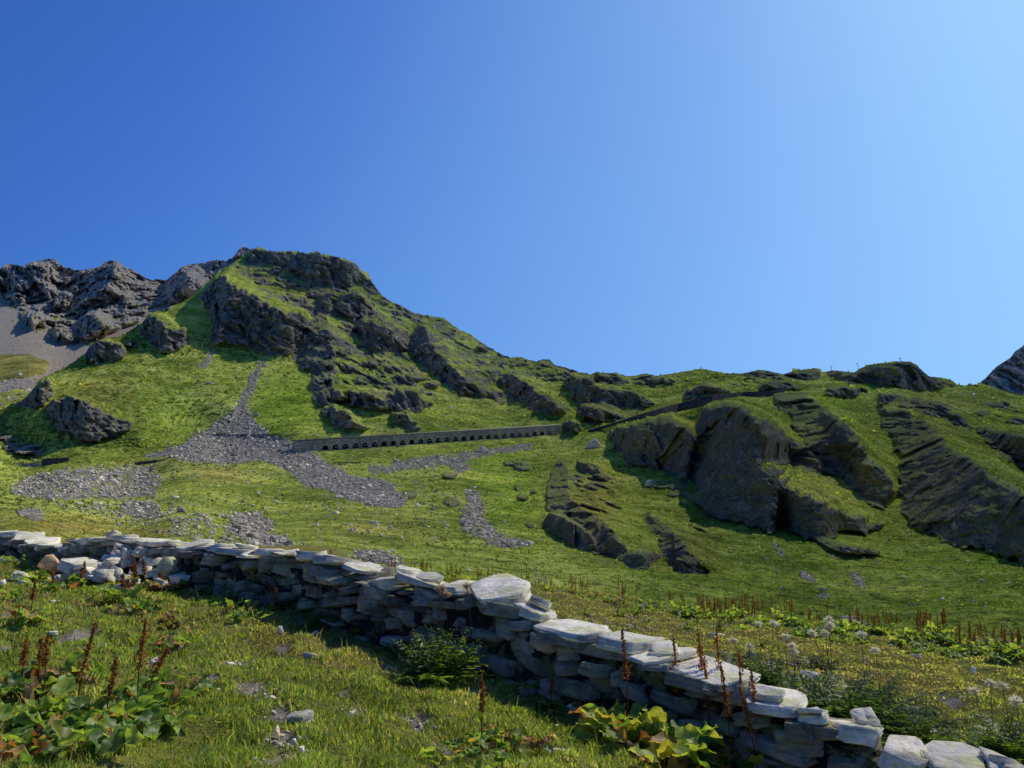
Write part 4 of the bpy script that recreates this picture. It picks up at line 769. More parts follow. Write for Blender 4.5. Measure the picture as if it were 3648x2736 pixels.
stones('scree', [(RCHUTE, 1100, 8, HS), (BELOW, 800, 6, HS)], 'stone chute and rubble below the arches', M_BOULD, seed=4)
stones('loose_stones', [(DIFF, 1900, 10, HS), (PATCH1, 260, 9, HS), (PATCH2, 420, 10, HS), (PATCH3, 260, 11, HS), (PATCH4, 200, 11, HS), (ALLOW, 1200, 6.5, HS), ([(1100,1780),(1650,1760),(1700,1900),(1500,1960),(1150,1950)], 380, 8, HS)] + [(p_, 50, 6.5, HS) for p_ in RS], 'loose grey stones strewn over the lower grass slope', M_BOULD, seed=5)
stones('loose_stones', [(UP, 420, 4.5, HS), (GR2, 60, 5, HS), ([(1250,1010),(1500,1160),(1850,1300),(1980,1360),(1700,1340),(1400,1260),(1240,1180)], 420, 7, HS), ([(3330,1385),(3480,1385),(3630,1425),(3640,1460),(3380,1450)], 160, 5, HS), ([(-50,1360),(150,1350),(165,1355),(90,1430),(-50,1460)], 420, 6, FS)], 'small stones scattered over the upper slopes', M_BOULD, seed=6)

stones('loose_stones', [(CONE, 900, 6.5, HS), (LEFTF, 500, 7, HS), (RCHUTE, 260, 7, HS), (PATCH1 + PATCH2, 200, 8, HS)], 'stray stones along the edges of the scree', M_BOULD, seed=11, jit=42)
stones('loose_stones', [([(330,1650),(1000,1660),(1500,1650),(1680,1790),(1400,1850),(900,1830),(560,1790),(300,1780)], 900, 6.5, HS), ([(60,1690),(560,1660),(700,1820),(300,1830),(60,1790)], 420, 7, HS)], 'thinly spread stones on the grass around the scree', M_BOULD, seed=12, jit=25)
# --- rough tussocks on the slope
rt = np.random.default_rng(44)
okm = ((rockmask < .25) & (scree < .3))[4:]; iv, iu = np.nonzero(okm); Pg = P[4:]
q = rt.integers(0, len(iv), 240000); x_, y_ = UU[4:][iv[q], iu[q]], VV[4:][iv[q], iu[q]]
dn = pn(x_ / 30, y_ / 16, 0 * x_, 95) + .8 * pn(x_ / 11, y_ / 7, 0 * x_, 96); pos = Pg[iv[q], iu[q]]
kp = (rt.random(len(q)) < sstep(-.5, .6, dn)) & (pos[:, 1] < 720) & (pos[:, 1] > 30); pos = pos[kp][:110000]; n = len(pos); dryL = np.clip(dry[4:][iv[q], iu[q]][kp][:110000], 0, 1); shadeL = hz[4:][iv[q], iu[q]][kp][:110000]; lushL = np.clip(lush[4:][iv[q], iu[q]][kp][:110000], 0, 1)
gsel = np.abs(np.interp(x_[kp][:n], [GAL_A[0], GAL_B[0]], [GAL_A[1] - 18, GAL_B[1] - 18]) - y_[kp][:n]) < 34; kk_ = ~gsel | (x_[kp][:n] < 1040) | (x_[kp][:n] > 2010); pos, dryL, lushL, shadeL = pos[kk_], dryL[kk_], lushL[kk_], shadeL[kk_]; n = len(pos)
hh = pos[:, 1] / FPX * 4.6 * np.exp(rt.normal(0, .38, n)); NBL = 5; a = rt.random((n, NBL)) * 6.283; ln = rt.uniform(.3, 1.0, (n, NBL)); wv = rt.uniform(.25, .5, (n, NBL))
ex, ey = np.cos(a), np.sin(a); bs = pos[:, None] - np.array([0, 0, .12]) * hh[:, None, None]
w3 = np.stack([-ey * wv, ex * wv, 0 * ex], -1) * hh[:, None, None]; tp_ = np.stack([ex * ln, ey * ln, rt.uniform(.45, .9, (n, NBL))], -1) * hh[:, None, None]
Vt = np.stack([bs - w3, bs + w3, bs + tp_], 2).reshape(-1, 3)
pal = np.array([(.16, .225, .038), (.25, .32, .052), (.09, .13, .027), (.34, .36, .08), (.22, .18, .05), (.12, .18, .032)])[rt.choice(6, n, p=[.28, .24, .2, .1, .08, .1])] * rt.uniform(.75, 1.25, (n, 1))
mac = pn(pos[:, 0] / 55, pos[:, 1] / 110, pos[:, 2] / 40, 97) + .7 * pn(pos[:, 0] / 19, pos[:, 1] / 45, pos[:, 2] / 13, 98) + .5 * pn(pos[:, 0] / 7, pos[:, 1] / 16, pos[:, 2] / 5, 99)
dl, ll = dryL, lushL
pal = pal * np.clip(1.22 + .85 * mac, .50, 1.85)[:, None] * (1 + np.clip(mac, -.6, .6)[:, None] * np.array([.12, 0, -.1]))
pal = pal * (1 - ll[:, None] * np.array([.22, -.08, .25])) * (1 + dl[:, None] * np.array([.35, -.12, .1])); pal[:, 0] *= .93
pal = pal * (1 - shadeL[:, None] * np.array([.48, .38, .45]))  # same slope shade painted into the tussock colour
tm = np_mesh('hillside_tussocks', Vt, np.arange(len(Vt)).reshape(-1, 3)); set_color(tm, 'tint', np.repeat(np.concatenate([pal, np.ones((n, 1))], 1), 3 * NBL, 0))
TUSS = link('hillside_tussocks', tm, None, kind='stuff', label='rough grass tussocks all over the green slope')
# ------------------------------------------------------------------ the meadow
gc = np.array([(0,0,0),(-3,4,.1),(0,4,-.05),(3,4,-.75),(-6,6,.15),(-12,12,.3),(-3,8,.05),(-1,7,-.12),(-11.6,19,.45),(-8.3,16.3,.24),(-5.3,13.9,.22),(-3.6,12.5,.12),(-2.1,11.3,-.08),(-.36,9.9,-.36),(.76,9,-.52),(1.43,8.45,-.66),(2.6,7.5,-1.05),(3.3,6.9,-1.25),(3.9,6.4,-1.4),(8,12,-1.15),(4,14,-.95),(0,16,-.7),(-6,20,-.3),(10,16,-1.25),(5,22,-1.15),(0,24,-.6),(-12,28,-.3),(14,12,-1.3),(20,10,-1.6),(-10,6,.5),(-20,14,.7),(0,-6,.2),(10,0,-1.5),(-10,0,.4),(25,25,-1.5),(-25,30,.3),(6,8.5,-1.4),(9,9,-1.4)], float)
GT = TPS(gc[:, :2] / 10, gc[:, 2], 1e-3)
_gx = np.linspace(-60, 60, 241); _gy = np.linspace(-8, 62, 141); _GX, _GY = np.meshgrid(_gx, _gy)
_G = GT(np.stack([_GX.ravel(), _GY.ravel()], 1) / 10).reshape(_GX.shape)
_G = np.clip(_G, -6, 4)
YE = np.interp(_gx, [-60, -14, -6, -3, 0, 3, 6, 9, 12, 16, 25, 60], [60, 60, 34, 27, 25, 24.2, 22.5, 18.8, 15.8, 13.2, 9.5, 6])
_e = _GY - YE[None]; _G -= .32 * np.where(_e > 0, _e * _e / (np.maximum(_e, 0) + 2.5), 0)
def gbase(x, y):
    return Survey._bil(_G, (np.asarray(x, float) + 60) / .5, (np.asarray(y, float) + 8) / .5)
def ghit(u, v, f=None):
    """where the sight line through (u, v) meets the meadow"""
    kx, kz = ray(u, v); D = np.exp(np.linspace(math.log(1.6), math.log(50), 900))
    z = kz * D + EYE[2]; g = (f or gbase)(kx * D, D); b = np.nonzero(z < g)[0]
    i = b[0] if len(b) else int(np.argmin(z - g))
    return np.array([kx * D[i], D[i], g[i]])
SOIL = []
for (u, v, ru, dep) in [(985,2560,70,.07),(1000,2640,80,.09),(1010,2720,80,.09),(960,2500,40,.06),(280,2255,90,.09),(330,2280,60,.08),(500,2350,50,.08),(540,2370,40,.07),(400,2310,50,.07),(820,2360,60,.08),(880,2370,50,.08),(880,2460,70,.10),(930,2480,60,.09),(1480,2570,80,.12),(1500,2590,60,.10),(1270,2540,50,.07),(1600,2640,60,.07),(1010,2290,40,.05),(1220,2480,40,.05),(1390,2370,40,.04),(1560,2700,60,.06),(3290,2510,60,.08),(3380,2490,50,.06),(3180,2250,60,.03),(40,2180,50,.06),(10,2290,40,.06),(1690,2480,40,.05),(700,2480,40,.05),(760,2420,40,.05)]:
    p = ghit(u, v); SOIL.append((p[0], p[1], .8 * ru * p[1] / FPX, dep))
def soil(x, y):
    m = np.zeros(np.shape(x)); d = np.zeros(np.shape(x))
    wx = x + .10 * pn(x * 5, y * 5, 0 * x, 41) + .04 * pn(x * 14, y * 14, 0 * x, 42); wy = y + .12 * pn(x * 5, y * 5, 0 * x + 4, 43) + .05 * pn(x * 14, y * 14, 0 * x, 44)
    for (a, b, r, dep) in SOIL:
        q = ((wx - a) / r) ** 2 + ((wy - b) / (r * 1.9)) ** 2; e = np.exp(-q * q) * (.75 + .5 * pn(x * 9, y * 9, 0 * x, 45)); m = np.maximum(m, e); d = np.maximum(d, dep * e)
    return m, d
def gz(x, y):
    x = np.asarray(x, float); y = np.asarray(y, float)
    m, d = soil(x, y)
    return gbase(x, y) + .12 * pn(x / 2.2, y / 2.2, 0 * x, 51) + .12 * pn(x / .8, y / .8, 0 * x, 52) + .045 * pn(x / .33, y / .33, 0 * x, 53) - d
nth, nrr = 760, 520
th = np.linspace(-1.25, 1.25, nth); rr_ = np.exp(np.linspace(math.log(1.0), math.log(58), nrr))
TH, RR = np.meshgrid(th, rr_); MX, MY = RR * np.sin(TH), RR * np.cos(TH)
MZ = gz(MX, MY); sm, _ = soil(MX, MY)
mm = np_mesh('meadow', np.stack([MX, MY, MZ], -1).reshape(-1, 3), grid_faces(nrr, nth)[:, ::-1], True)
dryness = lambda x, y: np.clip(.5 + .9 * pn(x / 3.1, y / 3.1, 0 * x, 55) + .6 * pn(x / .9, y / .9, 0 * x, 56) + .35 * sstep(8, 16, y + .8 * x - 1.5), 0, 1)
set_color(mm, 'mask', np.stack([sm, dryness(MX, MY), 0 * sm, 0 * sm + 1], -1).reshape(-1, 4))
t = NT('meadow_turf'); co = t.coord(); at_ = t.n('ShaderNodeSeparateColor', {'Color': t.n('ShaderNodeAttribute', attribute_name='mask').outputs['Color']})
n1 = t.noise(co, 9, 6, .7); n2 = t.noise(co, 45, 4, .7)
f = t.math('ADD', t.math('MULTIPLY', n1, .5), t.math('MULTIPLY', n2, .5))
g = t.ramp(f, [(.35, (.04, .045, .012)), (.5, (.15, .165, .035)), (.65, (.30, .28, .08))]); g2 = t.ramp(f, [(.35, (.07, .055, .02)), (.5, (.24, .20, .06)), (.65, (.42, .35, .13))])
sl_ = t.ramp(f, [(.35, (.06, .05, .036)), (.5, (.24, .205, .16)), (.68, (.50, .45, .37))])
c = t.mix(t.math('MULTIPLY', at_.outputs[1], .7), g, g2); c = t.mix(t.ramp(at_.outputs[0], [(.3, (0, 0, 0)), (.6, (1, 1, 1))]), c, sl_)
M_MEADOW = t.done(t.diffuse(c, t.bump(f, .9, .03), 1.0))
link('meadow', mm, M_MEADOW, kind='structure', label='rough alpine meadow in front of and behind the wall')

# ------------------------------------------------------------------ dry-stone wall
WM = -.81
def wy(kx): return (9 - WM * -.75 * -1 * -1 + 0) if False else 9.6075 / (1 + .81 * kx)
top = [(-150,1888),(-60,1890),(20,1893),(75,1900),(140,1915),(165,1932),(195,1942),(280,1932),(300,1917),(380,1913),(460,1909),(540,1920),(600,1925),(660,1932),(740,1940),(860,1950),(945,1962),(1000,1964),(1080,1972),(1130,1982),(1260,1992),(1300,2012),(1365,2030),(1400,2052),(1490,2050),(1540,2072),(1640,2074),(1750,2082),(1840,2097),(1855,2132),(1900,2160),(1960,2192),(2050,2226),(2120,2242),(2285,2272),(2305,2312),(2440,2322),(2460,2370),(2560,2378),(2690,2452),(2780,2478),(2805,2505),(2930,2522),(3100,2600),(3150,2622),(3220,2645),(3430,2692),(3560,2720),(3700,2760)]
tp = []
for u, v in top:
    kx, kz = ray(u, v); y = 9.6075 / (1 + .81 * float(kx)); tp.append((float(kx) * y, y, float(kz) * y + EYE[2]))
tp = np.array(tp); WL = np.array([1, WM]); WLn = np.hypot(*WL); WT = WL / WLn; WN = np.array([WT[1], -WT[0]])          # WN points at the viewer
W0 = np.array([-16.0, 9 + WM * (-16.75)]); sArr = (tp[:, 0] - W0[0]) * WLn; ordr = np.argsort(sArr)
WLEN = float(sArr.max()); ztop = lambda s: np.interp(s, sArr[ordr], tp[ordr, 2])
wxy = lambda s: W0 + WT * s
zbase = lambda s: float(gbase(*(wxy(s) + WN * .3)))
YAW = math.atan2(WT[1], WT[0])
def slab(l, w, h, r, sharp=.0):
    n = r.integers(8, 12); a = np.sort((np.arange(n) + r.uniform(-.38, .38, n)) / n * 2 * math.pi) + r.uniform(0, 6)
    ex = r.uniform(.30, .65); px = np.sign(np.cos(a)) * np.abs(np.cos(a)) ** ex; py = np.sign(np.sin(a)) * np.abs(np.sin(a)) ** ex
    rad = r.uniform(.74, 1.08, n); px, py = px * rad * l / 2, py * rad * w / 2
    lev = [(-.5, r.uniform(.84, .98)), (-.44, .985), (-.18 + r.normal(0, .05), 1.0), (-.13, r.uniform(.93, .985)), (.08 + r.normal(0, .05), 1.0), (.14, r.uniform(.93, .99)), (.42, .98), (.5, r.uniform(.86, .96))]
    V = []
    tx, ty = r.normal(0, .09, 2); sx, sy = r.normal(0, .25, 2) * h
    for z, k in lev:
        kk = k + r.normal(0, .02, n); V.append(np.stack([px * kk + z * sx, py * kk + z * sy, z * h + (tx * px + ty * py) * (z + .5) + r.normal(0, .04 * h, n)], 1))
    m = len(lev); V = np.concatenate(V); i = np.arange(m * n).reshape(m, n); j = np.roll(i, -1, 1)
    F = np.stack([i[:-1], j[:-1], j[1:], i[1:]], -1).reshape(-1, 4)
    tops = V[-n:]; c0 = tops.mean(0); inner = c0 + (tops - c0) * r.uniform(.4, .7, (n, 1)); inner[:, 2] += r.normal(0, .07 * h + .004, n)
    b = m * n; V = np.concatenate([V, inner, [V[:n].mean(0)], [inner.mean(0) + [0, 0, r.normal(0, .05 * h)]]]); q = np.arange(b, b + n); q2 = np.roll(q, -1)
    F = np.concatenate([F, np.stack([i[-1], j[-1], q2, q], -1)])
    F3 = np.concatenate([np.stack([np.full(n, b + n), j[0], i[0]], -1), np.stack([np.full(n, b + n + 1), q, q2], -1)])
    return V, [F, F3]
r = np.random.default_rng(21)
wall = link('dry_stone_wall', None, loc=(*wxy(WLEN * .5), zbase(WLEN * .5)), label='low dry-stone wall of grey lichened slabs crossing the meadow', category='wall')
WLOC = np.array(wall.location)
def stone_part(name, V, F, tint, parent, kind=None):
    c = V.mean(0); me_ = np_mesh(name, V - c, F); set_color(me_, 'tint', np.tile([[*tint, 1]], (len(V), 1))); 
    return link(name, me_, M_STONE, parent, loc=c - WLOC, kind=kind)
pieces = []
s = .0
while s < WLEN + .2:                                                             # coping
    l = float(np.clip(r.lognormal(math.log(.46), .38), .2, .82)); zt = float(ztop(s + l / 2)); z0, z1 = float(ztop(s + .05)), float(ztop(s + l - .05))
    h = float(np.clip(r.lognormal(math.log(.095), .35), .045, .17)); pitch = np.clip(math.atan2(z1 - z0, l), -.45, .3) * .75 + r.normal(0, .05)
    V, F = slab(l * 1.06, r.uniform(.55, .78), h, r)
    V = V @ rotx(r.normal(-.05, .09)).T @ roty(-pitch).T @ rotz(YAW + r.normal(0, .2)).T
    p = wxy(s + l / 2) + WN * r.normal(.02, .04); V = V + np.array([p[0], p[1], zt - h * .5 - .01])
    g = r.uniform(.85, 1.25); stone_part('capstone', V, F, (g, g, g * .98), wall)  # caps tinted light, like sunlit tops
    if r.random() < .3:                                                          # a smaller stone thrown on top or leaning
        V2, F2 = slab(l * r.uniform(.4, .8), r.uniform(.2, .42), h * r.uniform(.6, 1.1), r); V2 = V2 @ rotx(r.normal(0, .25)).T @ roty(-pitch + r.normal(0, .22)).T @ rotz(YAW + r.normal(0, .6)).T + np.array([p[0] + r.normal(0, .1), p[1] + r.normal(0, .08), zt + h * .25]); g = r.uniform(.8, 1.2); stone_part('capstone', V2, F2, (g, g, g * .97), wall)
    if r.random() < .75:                                                         # second layer below, shifted
        V, F = slab(l * r.uniform(.7, 1.0), r.uniform(.6, .8), h, r); V = V @ roty(-pitch * .7).T @ rotz(YAW + r.normal(0, .1)).T + np.array([p[0] + r.normal(0, .1), p[1], zt - h * 1.45 - .02])
        g = r.uniform(.28, .55); pieces.append((V, F, (g, g, g * .95)))  # shade under the caps put into the tint
    s += l * r.uniform(.88, .98)
for row in range(22):
    s = -r.uniform(0, .5)
    while s < WLEN:
        l = float(np.clip(r.lognormal(math.log(.33), .5), .13, .95)); sc_ = s + l / 2; zb = zbase(np.clip(sc_, 0, WLEN)); zt = float(ztop(sc_)) - .10
        hh = float(np.clip(r.lognormal(math.log(.115), .35), .05, .26)) * (.8 + .5 * min(l, .6)); zc = zb - .1 + row * .118 + .055 * float(pn(sc_ * 1.3, row * .9, 0.)) + .03 * float(pn(sc_ * 4, row * 1.9, 3.)) + r.normal(0, .012)
        if zc + hh * .4 < zt:
            if r.random() < .16: V, F = rock_v(int(r.integers(1e6)), 2, 12, (1, .9, .8)); V = V * np.array([l * .55, .34, hh * .62])
            else: V, F = slab(l * 1.0, r.uniform(.50, .70), hh * 1.0, r)
            V = V @ rotx(r.normal(0, .10)).T @ roty(r.normal(.07, .11)).T @ rotz(YAW + r.normal(0, .18)).T
            p = wxy(sc_) + WN * r.normal(-.01, .075); g = r.uniform(.22, .60); pieces.append((V + np.array([p[0], p[1], zc]), F, (g, g * r.uniform(.95, 1.0), g * r.uniform(.78, .92))))  # face stones tinted darker than the caps to carry the shade
        s += l * .985
big = sorted(range(len(pieces)), key=lambda i: -np.ptp(pieces[i][0], axis=0).max() / pieces[i][0][:, 1].mean() ** 1.0)
vis = [i for i in big if np.abs(pieces[i][0][:, 0].mean() / pieces[i][0][:, 1].mean()) < .66][:60]
rest = MB()
for i, (V, F, g) in enumerate(pieces):
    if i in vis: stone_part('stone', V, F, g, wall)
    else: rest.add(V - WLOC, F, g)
# rubble core as a plain box, tinted dark to paint shade in the gaps
kk = np.linspace(.1, WLEN - .1, 60); top_c = np.array([[*wxy(q), float(ztop(q)) - .2] for q in kk]); bot_c = np.array([[*wxy(q), zbase(q) - .3] for q in kk]); o3 = np.array([*(WN * .17), 0])
Vc = np.concatenate([bot_c + o3, top_c + o3, top_c - o3, bot_c - o3]) - WLOC; k = len(kk); i = np.arange(k - 1)
rest.add(Vc, np.concatenate([np.stack([i + a * k, i + 1 + a * k, i + 1 + b * k, i + b * k], 1) for a, b in ((0, 1), (1, 2), (2, 3))]), (.05, .05, .05))
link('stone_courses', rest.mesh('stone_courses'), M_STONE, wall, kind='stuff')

# --- fallen stones heaped in front of the wall on the left, and loose slabs in the grass
def loose(u, v, wpx, hpx, dpx, label, seed, lift=0.0, tilt=.12, group=None, name='fallen_stone', tint=1.0, yaw=None, rnd=False):
    rr2 = np.random.default_rng(seed); p = ghit(u, v); k = p[1] / FPX; p[2] = float(gz(p[0], p[1]))
    if rnd: V, F = rock_v(seed, 2, 12, (1, .8, .8)); V = V * np.array([wpx, wpx * .8, hpx * 2]) * k / 2
    else: V, F = slab(wpx * k, dpx * k, hpx * k, rr2)
    V = V @ rotx(rr2.normal(0, tilt)).T @ roty(rr2.normal(0, tilt)).T @ rotz(YAW + rr2.normal(0, .5) if yaw is None else yaw).T
    me_ = np_mesh(name, V, F); g = tint if isinstance(tint, tuple) else (tint,) * 3; set_color(me_, 'tint', np.tile([[*g, 1]], (len(V), 1)))
    return link(name, me_, M_STONE, loc=p + np.array([0, 0, hpx * k * .38 + lift]), label=label, category='stone', group=group)
def heap(u, off, lift, l, w, h, label, seed, tilt=.15, group=None, tint=1.0, rnd=False):
    """a stone of the collapsed stretch: lies 'off' metres in front of the wall line at the bearing u"""
    rr2 = np.random.default_rng(seed); kx, _ = ray(u, 2000); y = 9.6075 / (1 + .81 * float(kx)); q = np.array([float(kx) * y, y]) + WN * off; g = float(gz(q[0], q[1]))
    if rnd: V, F = rock_v(seed, 2, 12, (1, .85, .8)); V = V * np.array([l, w, h]) / 2
    else: V, F = slab(l, w, h, rr2)
    V = V @ rotx(rr2.normal(-.12, tilt)).T @ roty(rr2.normal(0, tilt)).T @ rotz(YAW + rr2.normal(0, .6)).T
    me_ = np_mesh('fallen_stone', V, F); t3 = tint if isinstance(tint, tuple) else (tint,) * 3; set_color(me_, 'tint', np.tile([[*t3, 1]], (len(V), 1)))
    return link('fallen_stone', me_, M_STONE, loc=(q[0], q[1], g + lift + h * .35), label=label, category='stone', group=group)
heap(470,.95,.28,.95,.6,.2,'large tilted lichened slab on the rubble heap before the wall',401,.10)
heap(335,.80,.10,.55,.45,.42,'brown rounded rock at the left end of the rubble heap',402,.1,None,(.95,.70,.48),True)
heap(350,1.35,0,.42,.34,.13,'white flat slab in front of the rubble heap',403,.1,None,1.15)
heap(705,.55,.10,.42,.4,.55,'upright mossy block at the right end of the rubble heap',404,.15,None,(.72,.76,.52),True)
heap(430,1.6,0,.36,.28,.11,'small slab on the grass just before the rubble heap',405)
rh = np.random.default_rng(5)
for i in range(58):
    u = float(np.clip(rh.normal(530, 110), 320, 740)); off = rh.uniform(.28, 1.15); mh = .72 * math.exp(-((u - 540) / 170) ** 2) * (1 - (off - .28) / 1.05)
    heap(u, off, max(0, rh.uniform(.45, 1.0) * mh), rh.uniform(.16, .48), rh.uniform(.14, .34), rh.uniform(.06, .15), 'grey stone lying in the sunlit rubble heap against the wall', 420 + i, .25, 'stones of the rubble heap', rh.uniform(.8, 1.2))
for i, (u, v, w, h, d, lab, tn, rd) in enumerate([
    (1105,2340,86,22,40,'long grey slab lying alone on the grass in the middle left',.75,False), (1065,2590,90,40,60,'dark slanting slab beside the bare soil patch',.6,False), (985,2625,36,40,26,'cream coloured stone standing on the bare soil patch',(1.25,1.1,.9),True),
    (1045,2660,40,22,30,'small pale stone on the bare soil below the cream one',1.0,True), (968,2520,34,20,26,'tan pebble at the top of the bare soil patch',(1.1,.95,.8),True), (2030,2546,52,22,40,'white stone in the grass in front of the wall',1.25,True), (1978,2600,34,18,26,'small white stone left of the dock clump',1.25,True),
    (2000,2696,76,10,18,'thin white flat stone at the bottom of the meadow',1.3,False), (1300,2232,74,16,50,'flat grey stone at the foot of the wall',.95,False), (44,2018,92,20,60,'pale flat slab at the far left of the meadow',1.1,False), (8,2098,40,22,30,'pale stone at the left border of the meadow',1.2,True),
    (690,2212,26,14,20,'small white stone beside the orange dock leaves',1.2,True), (560,2366,60,20,36,'grey half-buried stone on the trail hollow',.95,False), (370,2318,30,12,24,'pale chip of stone by the tall seed stalks',1.1,True), (190,2250,40,10,30,'flat pale stone left of the trail hollow',1.05,False), (195,2146,60,10,30,'thin grey stone in the grass below the left dock patch',1.0,False),
    (1000,2260,34,20,26,'small grey stone in the meadow above the long slab',.9,True), (1120,2262,26,18,22,'white pebble near the shadow of the wall',1.2,True), (2885,2432,60,34,46,'pale broken stone behind the wall between the bushes',1.15,True), (2870,2490,50,40,40,'grey stone at the foot of the wall between the bushes',1.0,True), (2840,2520,40,20,30,'white splinter of stone by the right bush',1.2,False), (2556,2265,60,16,40,'pale flat stone in the right meadow',1.05,False),
    (3262,2338,40,10,26,'thin pale stone in the dry part of the right meadow',1.05,False), (3175,2300,20,8,20,'tiny pale stone in the right meadow',1.1,True), (3468,2395,16,22,12,'small white upright stone on the right meadow',1.3,True), (2675,2350,40,24,30,'dark small stone behind the low shrub',.5,True), (640,2480,40,14,28,'stone chip in the grass right of the big dock clump',.9,True), (1590,2660,50,16,30,'grey flat stone half sunk in the lower meadow',.8,False)]):
    loose(u, v, w, h, d, lab, 500 + i, 0, .12, None, 'loose_stone', tn, None, rd)
# pebbles on the bare soil
pm = MB(); rp = np.random.default_rng(8)
for (a, b, rad, dep) in SOIL[:4] + SOIL[9:16]:
    for _ in range(26):
        x, y = a + rp.normal(0, rad * .6), b + rp.normal(0, rad); T, F = TPL[rp.integers(10)]; sz = rp.lognormal(math.log(.014), .5)
        g = rp.uniform(.7, 1.3); pm.add(T * sz * np.array([1, 1, 1.2]) @ rotz(rp.uniform(0, 6)).T + np.array([x, y, float(gz(x, y)) + sz * .2]), F, (g, g * .97, g * .92))
link('pebbles', pm.mesh('pebbles'), M_STONE, kind='stuff', label='small pebbles on the bare soil')
# two iron stakes on the wall
for (u, vb, vt, lab) in ((1131, 2006, 1967, 'thin rusty iron stake standing in the wall, left of two'), (1177, 1990, 1961, 'thin rusty iron stake standing in the wall, right of two')):
    kx, kz = ray(u, vb); y = 9.6075 / (1 + .81 * float(kx)) - .1; p = at(u, vb, y); h = (vb - vt) * y / FPX
    m = MB(); m.tube([(0, 0, -.25), (0, 0, h * .5), (.004, 0, h)], [.009, .009, .008], 6); m.box((0, 0, h), (.03, .02, .012)); link('iron_stake', m.mesh('iron_stake'), M_STEEL, loc=p, label=lab, category='stake')
# ------------------------------------------------------------------ plants
def leaf_material(name, trans=.42, gloss=.05, var=.35):
    t = NT(name); co = t.coord(); tint = t.n('ShaderNodeAttribute', attribute_name='tint').outputs['Color']
    n = t.noise(co, 22, 4, .65); c = t.mix(1.0, tint, t.ramp(n, [(.3, (1 - var,) * 3), (.7, (1 + var * .6, 1 + var * .6, 1 + var * .4))]), 'MULTIPLY')
    d = t.diffuse(c, None, 1.0); tr = t.n('ShaderNodeBsdfTranslucent', {'Color': t.mix(1.0, c, (1.15, 1.1, .7), 'MULTIPLY')}).outputs[0]
    s = t.n('ShaderNodeMixShader', {0: trans, 1: d, 2: tr}).outputs[0]
    if gloss: s = t.n('ShaderNodeMixShader', {0: gloss, 1: s, 2: t.n('ShaderNodeBsdfGlossy', {'Color': (1, 1, 1, 1), 'Roughness': .5}).outputs[0]}).outputs[0]
    return t.done(s)
M_LEAF = leaf_material('leaf', .5, .02); M_BLADE = leaf_material('grass_blade', .45, .02, .15); M_SEED = leaf_material('dry_seed', .25, 0, .45); M_FLUFF = leaf_material('seed_fluff', .5, 0, .1)
TUSS.data.materials.append(M_BLADE)
GREENS = [(.19, .31, .04), (.25, .39, .05), (.12, .23, .032), (.34, .45, .06)]; YELLOWS = [(.40, .36, .04), (.30, .32, .04), (.45, .30, .05)]; BROWNS = [(.33, .14, .03), (.24, .10, .03), (.42, .22, .06), (.50, .34, .16)]
def blade(L, W, wave, curl, r, ns=11, nw=7, heart=True):
    s_ = np.linspace(0, 1, ns)[:, None]; w = np.linspace(-1, 1, nw)[None]
    prof = (np.sin(math.pi * np.clip(s_, .0, 1) ** .62) ** .75 if heart else np.sin(math.pi * s_ ** .8) ** .9) * (1 - .15 * s_) + .02
    ph = r.uniform(0, 6)
    x = w * W / 2 * prof * (1 + .10 * np.sin(9 * s_ + ph) + .06 * np.sin(21 * s_ + 3 * w + ph)); y = L * s_ + 0 * w - (heart * .12 * L * (np.abs(w) ** 2) * (1 - s_) ** 3)
    z = curl * L * s_ ** 2 + .16 * W * np.abs(w) ** 1.3 * (1 - .3 * s_) + wave * W * np.abs(w) ** 1.5 * np.sin(11 * s_ + ph + 2.2 * np.sign(w)) + .03 * W * np.sin(17 * s_ + 5 * w + ph)
    V = np.stack([x, y, z], -1).reshape(-1, 3); return V, grid_faces(ns, nw)
def pick(r, pal): c = np.array(pal[r.integers(len(pal))]); return c * r.uniform(.75, 1.25)
